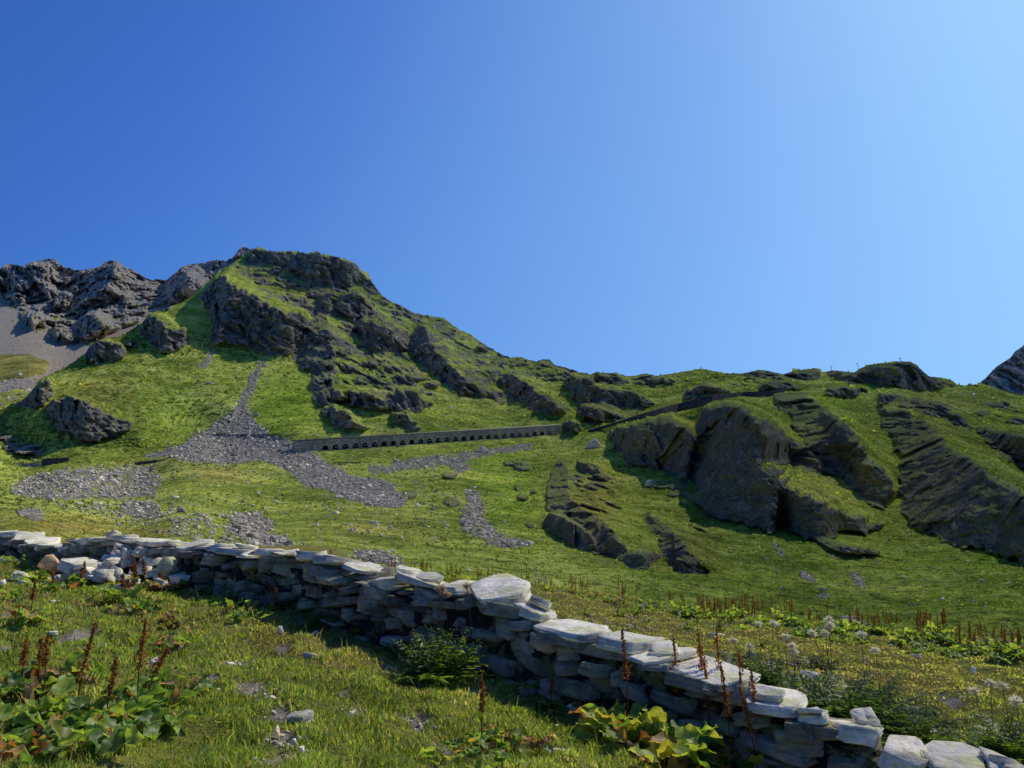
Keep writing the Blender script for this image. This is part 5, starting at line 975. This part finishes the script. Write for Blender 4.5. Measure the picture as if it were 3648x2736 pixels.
def seed_stalk(r, h, lean, lean_dir, thick=.036, dens=1.0, frac=.45, root=(0, 0, 0), bright=1.0):
    """returns stem and seed head meshes"""
    t_ = np.linspace(0, 1, 9); d = np.array([math.cos(lean_dir), math.sin(lean_dir), 0])
    pts = np.array(root) + np.stack([d[0] * lean * h * t_ ** 1.4 + .01 * np.sin(5 * t_), d[1] * lean * h * t_ ** 1.4 + .008 * np.cos(6 * t_), h * t_ * math.sqrt(max(.2, 1 - .5 * lean * lean))], 1)
    ms = MB(); ms.tube(pts, np.linspace(.0065, .0025, 9), 5, np.array((.17, .07, .03)))
    mh = MB(); n = int(210 * dens); tt = 1 - frac * r.random(n) ** .9; tt = np.clip(tt, 0, 1.0)
    P = np.stack([np.interp(tt, t_, pts[:, k]) for k in range(3)], 1)
    q = (tt - (1 - frac)) / frac; wh = r.uniform(.25, 1.25, 12); rad = thick * 1.25 * (np.clip(1.08 - q, .05, 1) ** .5) * wh[np.clip((q * 12).astype(int), 0, 11)] * np.sqrt(r.random(n)); a = r.random(n) * 6.283
    P = P + np.stack([np.cos(a) * rad, np.sin(a) * rad, r.normal(0, .012, n)], 1)
    sz = r.uniform(.006, .013, n) * (1.0 if dens >= 1 else 1.5); e1 = r.normal(size=(n, 3)); e1 /= np.linalg.norm(e1, axis=1)[:, None]; e2 = np.cross(e1, r.normal(size=(n, 3))); e2 /= np.linalg.norm(e2, axis=1)[:, None] + 1e-6
    V = np.stack([P + e1 * sz[:, None], P + e2 * sz[:, None] * .8, P - e1 * sz[:, None], P - e2 * sz[:, None] * .8], 1).reshape(-1, 3)
    c = np.repeat(np.array([(.42, .17, .05), (.30, .11, .035), (.50, .24, .08), (.22, .085, .03)])[r.integers(0, 4, n)] * r.uniform(.75, 1.25, (n, 1)) * bright, 4, 0)
    mh.add(V, np.arange(4 * n).reshape(n, 4), c); ti = np.linspace(1 - frac, 1, 6); mh.tube(np.stack([np.interp(ti, t_, pts[:, k]) for k in range(3)], 1), .004, 4, np.array((.25, .10, .03)))
    return ms, mh
def dock(name, seed, nleaf, L, stalks, fresh, old, label, group=None, spread=.28, dens=1.0, pal=None):
    r = np.random.default_rng(seed); o = link(name, None, label=label, category='plant', group=group); m = MB()
    for i in range(nleaf):
        yaw = i * 2.4 + r.normal(0, .4); k = r.uniform(.55, 1.1); el = r.uniform(.15, 1.15); pl_ = L * r.uniform(.35, .95)
        b0 = np.array([r.normal(0, spread * .35), r.normal(0, spread * .35), 0]); dv = np.array([-math.sin(yaw), math.cos(yaw), 0])
        e = b0 + dv * pl_ * math.cos(el) * .8 + np.array([0, 0, pl_ * math.sin(el) + .03])
        x = r.random(); c = pick(r, pal or GREENS) if x < fresh else (pick(r, YELLOWS) if x < fresh + (1 - fresh) * (1 - old) else pick(r, BROWNS))
        dead = x >= fresh + (1 - fresh) * (1 - old)
        V, F = blade(L * k, L * k * r.uniform(.62, .85), r.uniform(.08, .20) * (2 if dead else 1), r.uniform(-.55, .12) - (.5 if dead else 0), r)
        V = V @ roty(r.normal(0, .45)).T @ rotx(r.uniform(-.5, .9)).T @ rotz(yaw).T + e
        cc = np.repeat(c[None], len(V), 0) * (1 + .35 * np.clip((V[:, 2:] - e[2]) / L, -1, 1) * 0)
        mid = np.tile(np.abs(np.linspace(-1, 1, 7)) < .1, 11); cc[mid] = cc[mid] * .6 + np.array([.20, .24, .08]) * .4
        m.add(V, F, cc); m.tube([b0, b0 * .5 + e * .5 + np.array([0, 0, .01]), e], [.006, .005, .004], 4, np.array((.20, .13, .04)))
    link('foliage', m.mesh('foliage', True), M_LEAF, o)
    for (h, lean, ld) in stalks:
        ms, mh = seed_stalk(r, h, lean, ld, dens=dens, root=(r.normal(0, spread * .3), r.normal(0, spread * .3), 0))
        st = link('seed_stalk', ms.mesh('seed_stalk', True), M_SEED, o); link('seed_head', mh.mesh('seed_head'), M_SEED, st)
    return o
def put(o, u, v, rz=0.0, scale=1.0):
    p = ghit(u, v); p[2] = float(gz(p[0], p[1])) - .01; o.location = [float(q) for q in p]; o.rotation_euler = (0, 0, rz); o.scale = (scale,) * 3; return p
# --- big docks in the near left corner and bottom right
near = [(120,2590,601,20,.26,[],.82,.4,'pale green dock clump at the left edge below the tall seed stalks'), (300,2610,602,24,.27,[(.62,.05,1.2)],.9,.3,'large glossy dock clump in the lower left with one red stalk'),
        (440,2560,603,22,.26,[(.78,.10,1.8),(.80,.06,.4)],.88,.4,'dock clump carrying the two tallest brown seed spikes on the left'), (560,2500,604,16,.24,[(.62,.75,.15)],.85,.5,'dock clump with one seed spike leaning far to the right'),
        (60,2700,605,18,.24,[],.7,.5,'dock clump at the bottom left corner with yellow and rusty leaves'), (250,2720,606,14,.20,[],.75,.5,'low dock plant at the bottom edge left with a rusty leaf'), (30,2480,607,12,.18,[(.5,.05,2),(.46,.04,1)],.9,.3,'slender dock at the far left edge with two bare stalks'), (190,2480,608,14,.22,[(.48,.05,1.5)],.6,.7,'dock with an orange hanging leaf near the left edge'),
        (2250,2690,611,22,.22,[(.86,.03,1.0)],.82,.2,'yellow-green dock at the left of the bottom right clump'), (2450,2690,612,24,.26,[(1.0,.03,.4)],.75,.25,'broad dock clump with bright yellow top leaves before the wall'), (2360,2745,613,18,.26,[],.85,.3,'dark green dock at the bottom edge before the wall'), (2545,2745,614,20,.22,[(1.12,.04,2.5),(1.0,.06,.5)],.7,.3,'dock with a tall spike rising above the wall line'),
        (2600,2790,615,18,.24,[(1.1,.05,.6),(.88,.04,.3)],.75,.4,'dock clump with two spikes against the dark wall face'), (2680,2830,616,14,.20,[(.98,.04,1.5),(.9,.10,.3)],.6,.5,'dock at the bottom with a dense rusty spike near the wall'), (2750,2870,617,12,.18,[(.92,.08,.8),(.8,.2,.2)],.5,.6,'rightmost rusty dock in front of the wall at the bottom'), (1725,2640,618,14,.17,[(.62,.06,.9)],.85,.3,'bright green dock in the bottom centre with a single straight spike'), (1830,2660,619,8,.14,[],.2,.8,'small orange withered dock right of the bottom centre one'), (1690,2725,620,10,.15,[],.8,.3,'low dock at the bottom edge below the centre spike')]
for (u, v, sd, n, L, st, fr_, old, lab) in near:
    br_ = u > 2000; o = dock('dock_plant', sd, int(n * (2.6 if br_ else 2.8)), L * (1.02 if br_ else .86), st, fr_, old, lab, dens=1.4, spread=.45, pal=([(.32, .46, .05), (.42, .52, .06), (.18, .32, .04), (.52, .55, .07)] if br_ else None)); put(o, u, v, 0.3 * sd, 1.12 if br_ else 1.0)
mids = [(110,2075,631,14,.20,[],.75,.3,'left dock of the yellowish patch before the far wall'), (205,2100,632,16,.22,[(.42,.04,1)],.75,.3,'middle dock of the yellowish patch before the far wall'), (285,2095,633,12,.2,[(.46,.05,1),(.36,.1,.2)],.7,.4,'right dock of the yellowish patch before the far wall'), (165,2035,634,10,.18,[(.52,.03,1)],.85,.3,'dock with a single rusty spike close to the far wall'), (60,2030,635,9,.18,[],.8,.2,'small bright dock at the left under the far wall'),
        (405,2140,636,12,.2,[(.40,.05,1)],.8,.4,'dock below the rubble heap, left'), (470,2120,637,10,.18,[(.55,.05,1.2),(.5,.16,.3),(.44,.1,2.6)],.5,.7,'dock with three rusty spikes in front of the rubble heap'), (500,2190,638,14,.2,[],.85,.3,'dark green dock in front of the three-spiked one'), (565,2120,639,14,.16,[(.30,.1,2)],.15,.9,'brown withered dock bush near the rubble heap'), (600,2205,640,8,.14,[],.2,.8,'orange withered dock leaves lying in the grass'), (113,2215,641,12,.18,[(.52,.04,1)],.7,.4,'dock with one red-brown spike left of the trail'), (40,2140,642,8,.16,[],.9,.2,'low pale dock at the left edge of the meadow'),
        (625,2300,643,12,.13,[],.55,.6,'low yellow and green dock in the middle of the left meadow'), (870,2200,644,9,.14,[],.5,.2,'small yellow-leaved dock at the edge of the wall shadow'), (880,2240,645,7,.14,[],.75,.2,'small dock at the shadow edge below the yellow-leaved one'), (665,2075,646,18,.2,[],.95,.3,'bright green leafy clump at the right end of the rubble heap'), (1075,2150,647,12,.16,[],.95,.2,'green leafy plant at the foot of the shaded wall'), (700,2130,648,10,.16,[],.95,.3,'dark leafy clump at the start of the wall shadow')]
for (u, v, sd, n, L, st, fr_, old, lab) in mids:
    o = dock('dock_plant', sd, int(n * 1.3), L * 1.15, st, fr_, old, lab, dens=.9); put(o, u, v, .3 * sd)
foot = [(950,2195,16),(1260,2275,13),(1330,2285,12),(1470,2345,14),(1640,2395,16),(1860,2490,14),(1930,2520,13),(2010,2545,12),(820,2150,13),(640,2095,14)]
for i, (u, v, n) in enumerate(foot):
    o = dock('leafy_weed', 680 + i, n, .11, [(.34, .15, i)] if i % 3 == 0 else [], .95, .4, 'low leafy weed growing at the shaded foot of the wall', 'weeds along the foot of the wall', dens=.3, spread=.2); put(o, u, v, i)
# --- docks along the far edge of the meadow: a few kinds, copied
kinds = [dock('dock_plant', 661, 14, .26, [(.72,.05,1.0),(.62,.10,.4)], .85, .5, 'leafy dock with two rusty spikes on the far edge of the right meadow', 'docks along the far edge of the meadow', dens=1.0),
         dock('dock_plant', 662, 12, .24, [(.80,.04,.4)], .8, .5, 'leafy dock with one tall rusty spike on the far edge of the right meadow', 'docks along the far edge of the meadow', dens=1.1),
         dock('dock_plant', 663, 16, .28, [], .9, .4, 'leafy dock without spikes on the far edge of the right meadow', 'docks along the far edge of the meadow', dens=1.0),
         dock('dock_plant', 664, 6, .18, [(.70,.05,2.0),(.60,.12,.2),(.66,.08,1.2),(.5,.2,2.8)], .4, .9, 'withered dock with a bunch of rusty spikes on the far edge of the right meadow', 'docks along the far edge of the meadow', dens=1.0)]
usedk = [False] * 4
def edge(u, v, k, sc, rz):
    p = ghit(u, v); p[2] = float(gz(p[0], p[1])) - .02
    if not usedk[k]: usedk[k] = True; o = kinds[k]; o.location = [float(q) for q in p]; o.scale = (sc,) * 3; o.rotation_euler = (0, 0, rz)
    else: dup(kinds[k], p, rz, sc)
rq = np.random.default_rng(77)
eb = lambda u: float(np.interp(u, [1330,1390,1500,1700,1900,2050,2300,2500,2800,3100,3300,3500,3660], [2030,2038,2050,2078,2100,2118,2158,2196,2226,2252,2284,2330,2362]))
for u in [1385,1402,1430,1480,1496,1503,1512,1540,1585,1596,1615,1640,1710,1728,1750,2008,2040,2075,2085,2098,2180,2220,2284]: edge(u, eb(u) + rq.uniform(-4, 8), [1, 0, 3, 1][rq.integers(4)], rq.uniform(.62, .85), rq.uniform(0, 6))
for u in [2404,2536,2548,2562,2580,2596,2604,2620,2646,2682,2742,2776,2788,2812,2842,2903,2988,3008,3025,3050,3066,3150,3154,3275,3292,3330,3345,3386,3410,3432,3450,3464,3482,3556,3602,3630,3643]: edge(u, eb(u) + rq.uniform(-6, 10), [1, 0, 3, 1, 3][rq.integers(5)], rq.uniform(.62, .9), rq.uniform(0, 6))
for u in list(rq.uniform(2380, 3660, 26)) + list(rq.uniform(1400, 2300, 8)): edge(u, eb(u) + rq.uniform(-6, 16), [1, 0, 3][rq.integers(3)], rq.uniform(.6, .9), rq.uniform(0, 6))
for u in [2250,2300,2420,2440,2470,2510,2600,2650,2700,2760,2850,2890,2930,2965,3005,3050,3100,3160,3200,3240,3290,3340,3380,3420,3460,3520,3560,3600,3640]: edge(u, eb(u) + rq.uniform(6, 34), 2, rq.uniform(.55, .9), rq.uniform(0, 6))
# --- feathery bushes
def bush(name, seed, n, L, h, label, pal=GREENS, group=None, width=1.0):
    r = np.random.default_rng(seed); m = MB(); o = link(name, None, label=label, category='plant', group=group)
    for i in range(n):
        yaw = r.uniform(0, 6.283); el = math.asin(r.uniform(.12, .98)); ln = 1.35 * L * r.uniform(.6, 1.1); b0 = np.array([r.normal(0, .12 * width * L), r.normal(0, .12 * width * L), 0]); dv = np.array([math.cos(yaw) * width, math.sin(yaw) * width, 0])
        t_ = np.linspace(0, 1, 9); pts = b0 + dv * (ln * math.cos(el) * t_)[:, None] + np.array([0, 0, 1.]) * (1.25 * h * (math.sin(el) * t_ - .22 * t_ ** 2))[:, None]
        c = pick(r, pal); m.tube(pts, np.linspace(.004, .0015, 9), 3, c * .7)
        nl = 22; q = np.linspace(.18, 1, nl); P = np.stack([np.interp(q, t_, pts[:, k]) for k in range(3)], 1)
        sl = .30 * ln * (1.05 - q) * r.uniform(.7, 1.2, nl) + .012; side = np.where(np.arange(nl) % 2, 1, -1); pd = np.array([-math.sin(yaw), math.cos(yaw), 0])
        fw = dv * .55 + np.array([0, 0, .12]); tip = P + (side[:, None] * pd + fw) * sl[:, None] * .8 + np.stack([r.normal(0, .01, nl), r.normal(0, .01, nl), r.normal(-.01, .02, nl)], 1)
        wd = .16 * sl[:, None] * (dv + np.array([0, 0, .5]))
        V = np.stack([P, P * .5 + tip * .5 + wd, tip, P * .5 + tip * .5 - wd * .6], 1).reshape(-1, 3)
        m.add(V, np.arange(4 * nl).reshape(nl, 4), np.repeat(c[None] * r.uniform(.8, 1.2, (nl, 1)), 4, 0))
    link('foliage', m.mesh('foliage'), M_LEAF, o); return o
def fluff_part(o, r, h, lean, ld, rad=.032, root=(0, 0, 0), col=(.60, .54, .49)):
    t_ = np.linspace(0, 1, 5); pts = np.array(root) + np.stack([math.cos(ld) * lean * h * t_ ** 1.5, math.sin(ld) * lean * h * t_ ** 1.5, h * t_], 1)
    ms = MB(); ms.tube(pts, [.004, .0035, .003, .003, .0025], 4, np.array((.14, .11, .06))); st = link('stem', ms.mesh('stem'), M_SEED, o)
    n = 150; d = r.normal(size=(n, 3)); d /= np.linalg.norm(d, axis=1)[:, None]; d[:, 2] *= .8; s_ = np.cross(d, r.normal(size=(n, 3))); s_ /= np.linalg.norm(s_, axis=1)[:, None]; ln = rad * r.uniform(.7, 1.25, n)[:, None]
    c0 = pts[-1]; V = np.stack([c0 + d * ln * .15 - s_ * .0012, c0 + d * ln * .15 + s_ * .0012, c0 + d * ln + s_ * .0022 + np.array([0, 0, -.12]) * ln, c0 + d * ln - s_ * .0022 + np.array([0, 0, -.12]) * ln], 1).reshape(-1, 3)
    m = MB(); m.add(V, np.arange(4 * n).reshape(n, 4), np.repeat(np.array(col)[None] * r.uniform(.7, 1.15, (n, 1)), 4, 0)); link('seed_head', m.mesh('seed_head'), M_FLUFF, st)
def heads(o, seed, lst, rad=.032, col=(.60, .54, .49)):
    r = np.random.default_rng(seed)
    for (dx, dy, h) in lst: fluff_part(o, r, h, r.uniform(0, .25), r.uniform(0, 6), rad, (dx, dy, 0), col)
BR = [(.13, .22, .03), (.18, .28, .04), (.09, .16, .025), (.20, .27, .05)]; DK = [(.07, .13, .028), (.10, .18, .038), (.14, .22, .05)]
b = bush('feathery_plant', 701, 80, .42, .46, 'bright feathery green bush at the foot of the wall in the centre', BR); heads(b, 1, [(-.05,.1,.72),(.02,.12,.70),(-.1,.16,.66),(.28,.1,.72)], .04, (.46, .36, .31)); put(b, 1560, 2440, 0, 1.35)
b = bush('feathery_plant', 702, 14, .26, .3, 'sparse feathery plant with one pink seed head against the wall', BR); heads(b, 2, [(0,.05,.52)], .034, (.5, .42, .38)); put(b, 1758, 2450, 0, 1.2)
b = bush('feathery_plant', 703, 40, .34, .36, 'feathery plant with three pinkish seed heads in the wall shadow', BR); heads(b, 3, [(-.08,0,.72),(.16,.02,.78),(.26,.05,.6)], .045, (.5, .4, .36)); put(b, 1150, 2245, 0, 1.2)
b = bush('feathery_plant', 704, 26, .26, .26, 'feathery green weed left of the pinkish seed heads', BR); put(b, 1080, 2215, 0, 1.2)
b = bush('seed_head_plant', 711, 90, .52, .46, 'dark bush with six white seed heads just behind the wall', DK); heads(b, 4, [(-.25,.1,.55),(-.1,.05,.72),(.0,.1,.74),(.1,.1,.72),(.14,0,.6),(-.28,-.05,.50)], .045, (.72, .69, .66)); put(b, 2760, 2475, 0, 1.35)
b = bush('seed_head_plant', 712, 150, .66, .52, 'widest dark bush with white seed heads behind the wall on the right', DK, width=1.15); heads(b, 5, [(-.05,.2,.86),(.02,.2,.90),(.0,.15,.78),(.05,.2,.77),(.32,.2,.76),(.44,.15,.62),(-.34,.1,.66),(-.24,.1,.62)], .045, (.72, .69, .66)); put(b, 2995, 2575, 0, 1.45)
b = bush('seed_head_plant', 713, 100, .50, .42, 'bush with four big white seed heads in the bottom right corner', BR); heads(b, 6, [(-.16,0,.56),(-.08,.05,.60),(.08,.05,.58),(-.04,-.05,.52),(.1,-.06,.5)], .05, (.66, .63, .60)); put(b, 3590, 2700, 0, 1.4)
b = bush('low_shrub', 714, 90, .40, .26, 'low dark green shrub left of the six seed heads behind the wall', DK, width=1.3); put(b, 2610, 2395, 0, 1.5)
b = bush('low_shrub', 715, 60, .34, .2, 'low olive shrub right of the six seed heads', [(.09,.11,.03),(.13,.13,.04)], width=1.3); put(b, 2900, 2385, 0, 1.3)
b = bush('low_shrub', 716, 60, .34, .2, 'olive tussock in the dry right meadow', [(.10,.11,.03),(.15,.14,.05)], width=1.4); put(b, 3250, 2560, 0, 1.3)
b = bush('low_shrub', 717, 70, .36, .24, 'green tussock behind the right part of the wall', BR, width=1.3); put(b, 3240, 2640, 0, 1.5)
# single seed heads in the right meadow, copied
proto = []
for k in range(3):
    o = link('seed_head_flower', None, label='fluffy pale seed heads on thin stems in the right meadow', category='plant', group='fluffy seed heads scattered in the right meadow')
    r = np.random.default_rng(720 + k); m = MB()
    for i in range(7):
        V, F = blade(.10, .03, .05, -.3, r, 4, 3, False); m.add(V @ rotx(r.uniform(.3, 1.0)).T @ rotz(r.uniform(0, 6.28)).T, F, pick(r, BR))
    link('foliage', m.mesh('foliage'), M_LEAF, o); heads(o, 30 + k, [[(0,0,.30)], [(0,0,.34),(.07,.03,.27)], [(0,0,.3),(-.08,.0,.33),(.06,.05,.25)]][k], .036, (.56, .50, .46)); proto.append(o)
rs = np.random.default_rng(12); first = [True] * 3
pos = [(rs.uniform(2030, 2360), rs.uniform(2255, 2320)) for _ in range(20)] + [(rs.uniform(1660, 1960), rs.uniform(2088, 2130)) for _ in range(15)] + [(3104,2440),(3133,2470),(3229,2570),(2410,2285),(2405,2330),(2080,2210),(2300,2200),(2520,2180),(3440,2560),(2330,2240),(1990,2150),(2210,2160),(2380,2210)]
for (u, v) in pos:
    k = rs.integers(3); p = ghit(u, v); p[2] = float(gz(p[0], p[1])); sc = rs.uniform(.85, 1.25)
    if first[k]: first[k] = False; proto[k].location = [float(q) for q in p]; proto[k].scale = (sc,) * 3
    else: dup(proto[k], p, rs.uniform(0, 6), sc)
# rosettes with lance leaves
def rosette(seed, n, L, W, label, pal=BR, group=None):
    r = np.random.default_rng(seed); o = link('leaf_rosette', None, label=label, category='plant', group=group); m = MB()
    for i in range(n):
        V, F = blade(L * r.uniform(.6, 1.1), W, .04, r.uniform(-.5, .1), r, 7, 5, False); m.add(V @ rotx(r.uniform(.25, 1.25)).T @ rotz(i * 2.4 + r.normal(0, .3)).T, F, pick(r, pal))
    link('foliage', m.mesh('foliage', True), M_LEAF, o); return o
put(rosette(741, 16, .34, .075, 'rosette of long pointed leaves left of the bright feathery bush'), 1425, 2350)
put(rosette(742, 12, .24, .05, 'pointed rosette with orange tips behind the wall', [(.2,.2,.04),(.35,.16,.04),(.15,.2,.03)]), 2715, 2310)
ros = rosette(743, 14, .26, .06, 'green rosette of pointed leaves in the far right meadow', BR, 'pointed rosettes in the far right meadow'); fr1 = True
for (u, v) in [(2090,2195),(2310,2215),(2270,2195),(1960,2140),(2450,2240),(2480,2230),(2960,2290),(3000,2300),(3060,2290),(3260,2330),(3300,2320),(2340,2180),(1850,2140),(2560,2250),(3090,2300),(2200,2190)]:
    if fr1: put(ros, u, v); fr1 = False
    else: p = ghit(u, v); p[2] = float(gz(p[0], p[1])); dup(ros, p, rs.uniform(0, 6), rs.uniform(.8, 1.3))
# tiny flowers
def flower(u, v, c, lab, h=.10):
    o = link('small_flower', None, label=lab, category='flower'); m = MB(); m.tube([(0, 0, 0), (.005, 0, h)], [.002, .0015], 4, np.array((.1, .16, .03))); link('stem', m.mesh('stem'), M_LEAF, o)
    m = MB(); a = np.arange(8) * math.pi / 4
    for q in a: m.add(np.array([(0, 0, h), (.012 * math.cos(q - .35), .012 * math.sin(q - .35), h + .004), (.02 * math.cos(q), .02 * math.sin(q), h + .006), (.012 * math.cos(q + .35), .012 * math.sin(q + .35), h + .004)]) + np.array([.005, 0, 0]), np.array([[0, 1, 2, 3]]), np.array(c))
    link('petals', m.mesh('petals'), M_LEAF, o); put(o, u, v)
for (u, v, c, lab) in [(1178,2515,(.8,.55,.02),'small yellow flower in the grass above the bare soil'), (1146,2500,(.8,.6,.02),'tiny yellow flower left of the other yellow one'), (779,2594,(.75,.65,.05),'tiny yellow flower below the long leaning spike'), (540,2650,(.45,.12,.38),'small purple clover head at the bottom left'), (1185,2536,(.75,.6,.05),'tiny yellow flower at the lower right of the others')]: flower(u, v, c, lab)

# ------------------------------------------------------------------ short meadow grass
rg_ = np.random.default_rng(99); NB = 620000
rad = 2.4 * (13.0) ** rg_.random(NB); ang = rg_.uniform(-.66, .66, NB); bx, by = rad * np.sin(ang), rad * np.cos(ang)
sm, _ = soil(bx, by); dw = np.abs((by - 9 - WM * (bx - .75)) / WLn * 1.0); sw_ = (bx - W0[0]) * WLn
tuft = pn(bx / .42, by / .42, 0 * bx, 57) + .6 * pn(bx / .16, by / .16, 0 * bx, 58)
keep = (rg_.random(NB) > sm * 1.5) & (dw > .30) & (rg_.random(NB) < .72 + .45 * tuft)
ye = np.interp(bx, _gx, YE); keep &= by < ye + 3
bx, by, rad, tuft = bx[keep], by[keep], rad[keep], tuft[keep]; n = len(bx); bz = gz(bx, by)
dr = dryness(bx, by); behind = sstep(-.3, .3, (by - 9 - WM * (bx - .75)) / WLn)
h = (.026 + .030 * rg_.random(n) ** 1.5 + .042 * np.clip(tuft, -.5, 1)) * (1.15 - .35 * behind) * np.where(rg_.random(n) < .012, 2.4, 1); h = np.maximum(h, .02)
wd = .00085 * rad * rg_.uniform(.7, 1.4, n); ya = rg_.uniform(0, 6.283, n); la = rg_.uniform(0, 6.283, n); ln = h * rg_.uniform(.1, .8, n)
ex, ey = np.cos(ya) * wd, np.sin(ya) * wd; lx, ly = np.cos(la) * ln, np.sin(la) * ln
zc = np.zeros(n); B = np.stack([bx, by, bz - .008], -1)
V = np.stack([B - np.stack([ex, ey, zc], -1), B + np.stack([ex, ey, zc], -1), B + np.stack([ex * .8 + lx * .35, ey * .8 + ly * .35, h * .62], -1), B + np.stack([-ex * .8 + lx * .35, -ey * .8 + ly * .35, h * .62], -1), B + np.stack([lx, ly, h], -1)], 1).reshape(-1, 3)
k5 = np.arange(n)[:, None] * 5
gr = np.array([(.23, .33, .04), (.31, .41, .05), (.14, .22, .03), (.42, .48, .07)])[rg_.integers(0, 4, n)]; st_ = np.array([(.55, .47, .19), (.44, .40, .13), (.36, .29, .10)])[rg_.integers(0, 3, n)]
f = (rg_.random(n) < np.clip(.08 + .42 * dr ** 1.4 + .10 * behind, 0, .75))[:, None]; cB = np.where(f, st_, gr) * rg_.uniform(.75, 1.3, (n, 1))
hum = pn(bx / .8, by / .8, 0 * bx, 52) + .5 * pn(bx / .33, by / .33, 0 * bx, 53); cB = cB * (1 + .55 * np.clip(hum, -.75, .6))[:, None]; cB = np.repeat(cB, 5, 0);  # shade put into the blade colour: hollows darker, hummock crests brighter
gm_ = np_mesh('grass', V, [k5 + np.array([0, 1, 2, 3]), k5 + np.array([3, 2, 4])]); set_color(gm_, 'tint', np.concatenate([cB, np.ones((len(cB), 1))], 1))
link('grass', gm_, M_BLADE, kind='stuff', label='short alpine grass, green and straw coloured')
# ------------------------------------------------------------------ light, sky, camera
w = bpy.data.worlds.new('World'); scene.world = w; w.use_nodes = True
nt = w.node_tree; nt.nodes.clear()
sky = nt.nodes.new('ShaderNodeTexSky'); sky.sky_type = 'NISHITA'; sky.sun_disc = False
sky.sun_elevation = SUN_EL; sky.sun_rotation = SUN_AZ; sky.altitude = 2200; sky.air_density = 1.0; sky.dust_density = 5.0; sky.ozone_density = 2.0
bg = nt.nodes.new('ShaderNodeBackground'); bg.inputs[1].default_value = 0.15
ow = nt.nodes.new('ShaderNodeOutputWorld')
nt.links.new(bg.outputs[0], ow.inputs[0])
sep = nt.nodes.new('ShaderNodeSeparateColor'); comb = nt.nodes.new('ShaderNodeCombineColor'); nt.links.new(sky.outputs[0], sep.inputs[0])
tc = nt.nodes.new('ShaderNodeTexCoord'); mp = nt.nodes.new('ShaderNodeMapping'); mp.inputs['Location'].default_value = (0, 0, .33); mp.inputs['Scale'].default_value = (1, 1, .45)
nm = nt.nodes.new('ShaderNodeVectorMath'); nm.operation = 'NORMALIZE'
nt.links.new(tc.outputs['Generated'], mp.inputs[0]); nt.links.new(mp.outputs[0], nm.inputs[0]); nt.links.new(nm.outputs[0], sky.inputs[0])
RESP = ([(.0, .0), (.145, .036), (.175, .055), (.215, .098), (.255, .138), (.33, .195), (.43, .262), (.58, .33), (1.0, .42)],
        [(.0, .0), (.24, .136), (.295, .205), (.335, .27), (.375, .328), (.45, .41), (.55, .51), (.68, .61), (1.0, .72)],
        [(.0, .0), (.445, .50), (.53, .635), (.59, .71), (.645, .775), (.75, .87), (.85, .95), (.97, 1.0), (1.0, 1.0)])
for i_, st in enumerate(RESP):                                                    # colour response of a clear alpine sky
    a_ = nt.nodes.new('ShaderNodeMath'); a_.operation = 'MULTIPLY'; a_.inputs[1].default_value = .15
    b_ = nt.nodes.new('ShaderNodeFloatCurve'); cv = b_.mapping.curves[0]
    cv.points[0].location = st[0]; cv.points[1].location = st[-1]
    for p_ in st[1:-1]: cv.points.new(*p_)
    b_.mapping.update()
    c_ = nt.nodes.new('ShaderNodeMath'); c_.operation = 'MULTIPLY'; c_.inputs[1].default_value = 1 / .15
    nt.links.new(sep.outputs[i_], a_.inputs[0]); nt.links.new(a_.outputs[0], b_.inputs['Value']); nt.links.new(b_.outputs[0], c_.inputs[0]); nt.links.new(c_.outputs[0], comb.inputs[i_])
nt.links.new(comb.outputs[0], bg.inputs[0]); bg.inputs[1].default_value = .15
sl = bpy.data.lights.new('sun', 'SUN'); sl.energy = 5.0; sl.angle = math.radians(.53); sl.color = (1.0, .915, .77)
so = bpy.data.objects.new('sun', sl); COL.objects.link(so)
sd = Vector((math.sin(SUN_AZ) * math.cos(SUN_EL), math.cos(SUN_AZ) * math.cos(SUN_EL), math.sin(SUN_EL)))
so.rotation_euler = sd.to_track_quat('Z', 'Y').to_euler(); so.location = (0, 0, 60)
cam = bpy.data.cameras.new('camera'); cam.sensor_width = 36; cam.lens = 36 * FPX / 3648; cam.clip_start = .05; cam.clip_end = 6000
co_ = bpy.data.objects.new('camera', cam); COL.objects.link(co_); co_.location = EYE; co_.rotation_euler = (math.pi / 2 + PITCH, 0, 0)
scene.camera = co_
scene.view_settings.view_transform = 'Standard'; scene.view_settings.look = 'None'; scene.view_settings.exposure = 0; scene.view_settings.gamma = 1
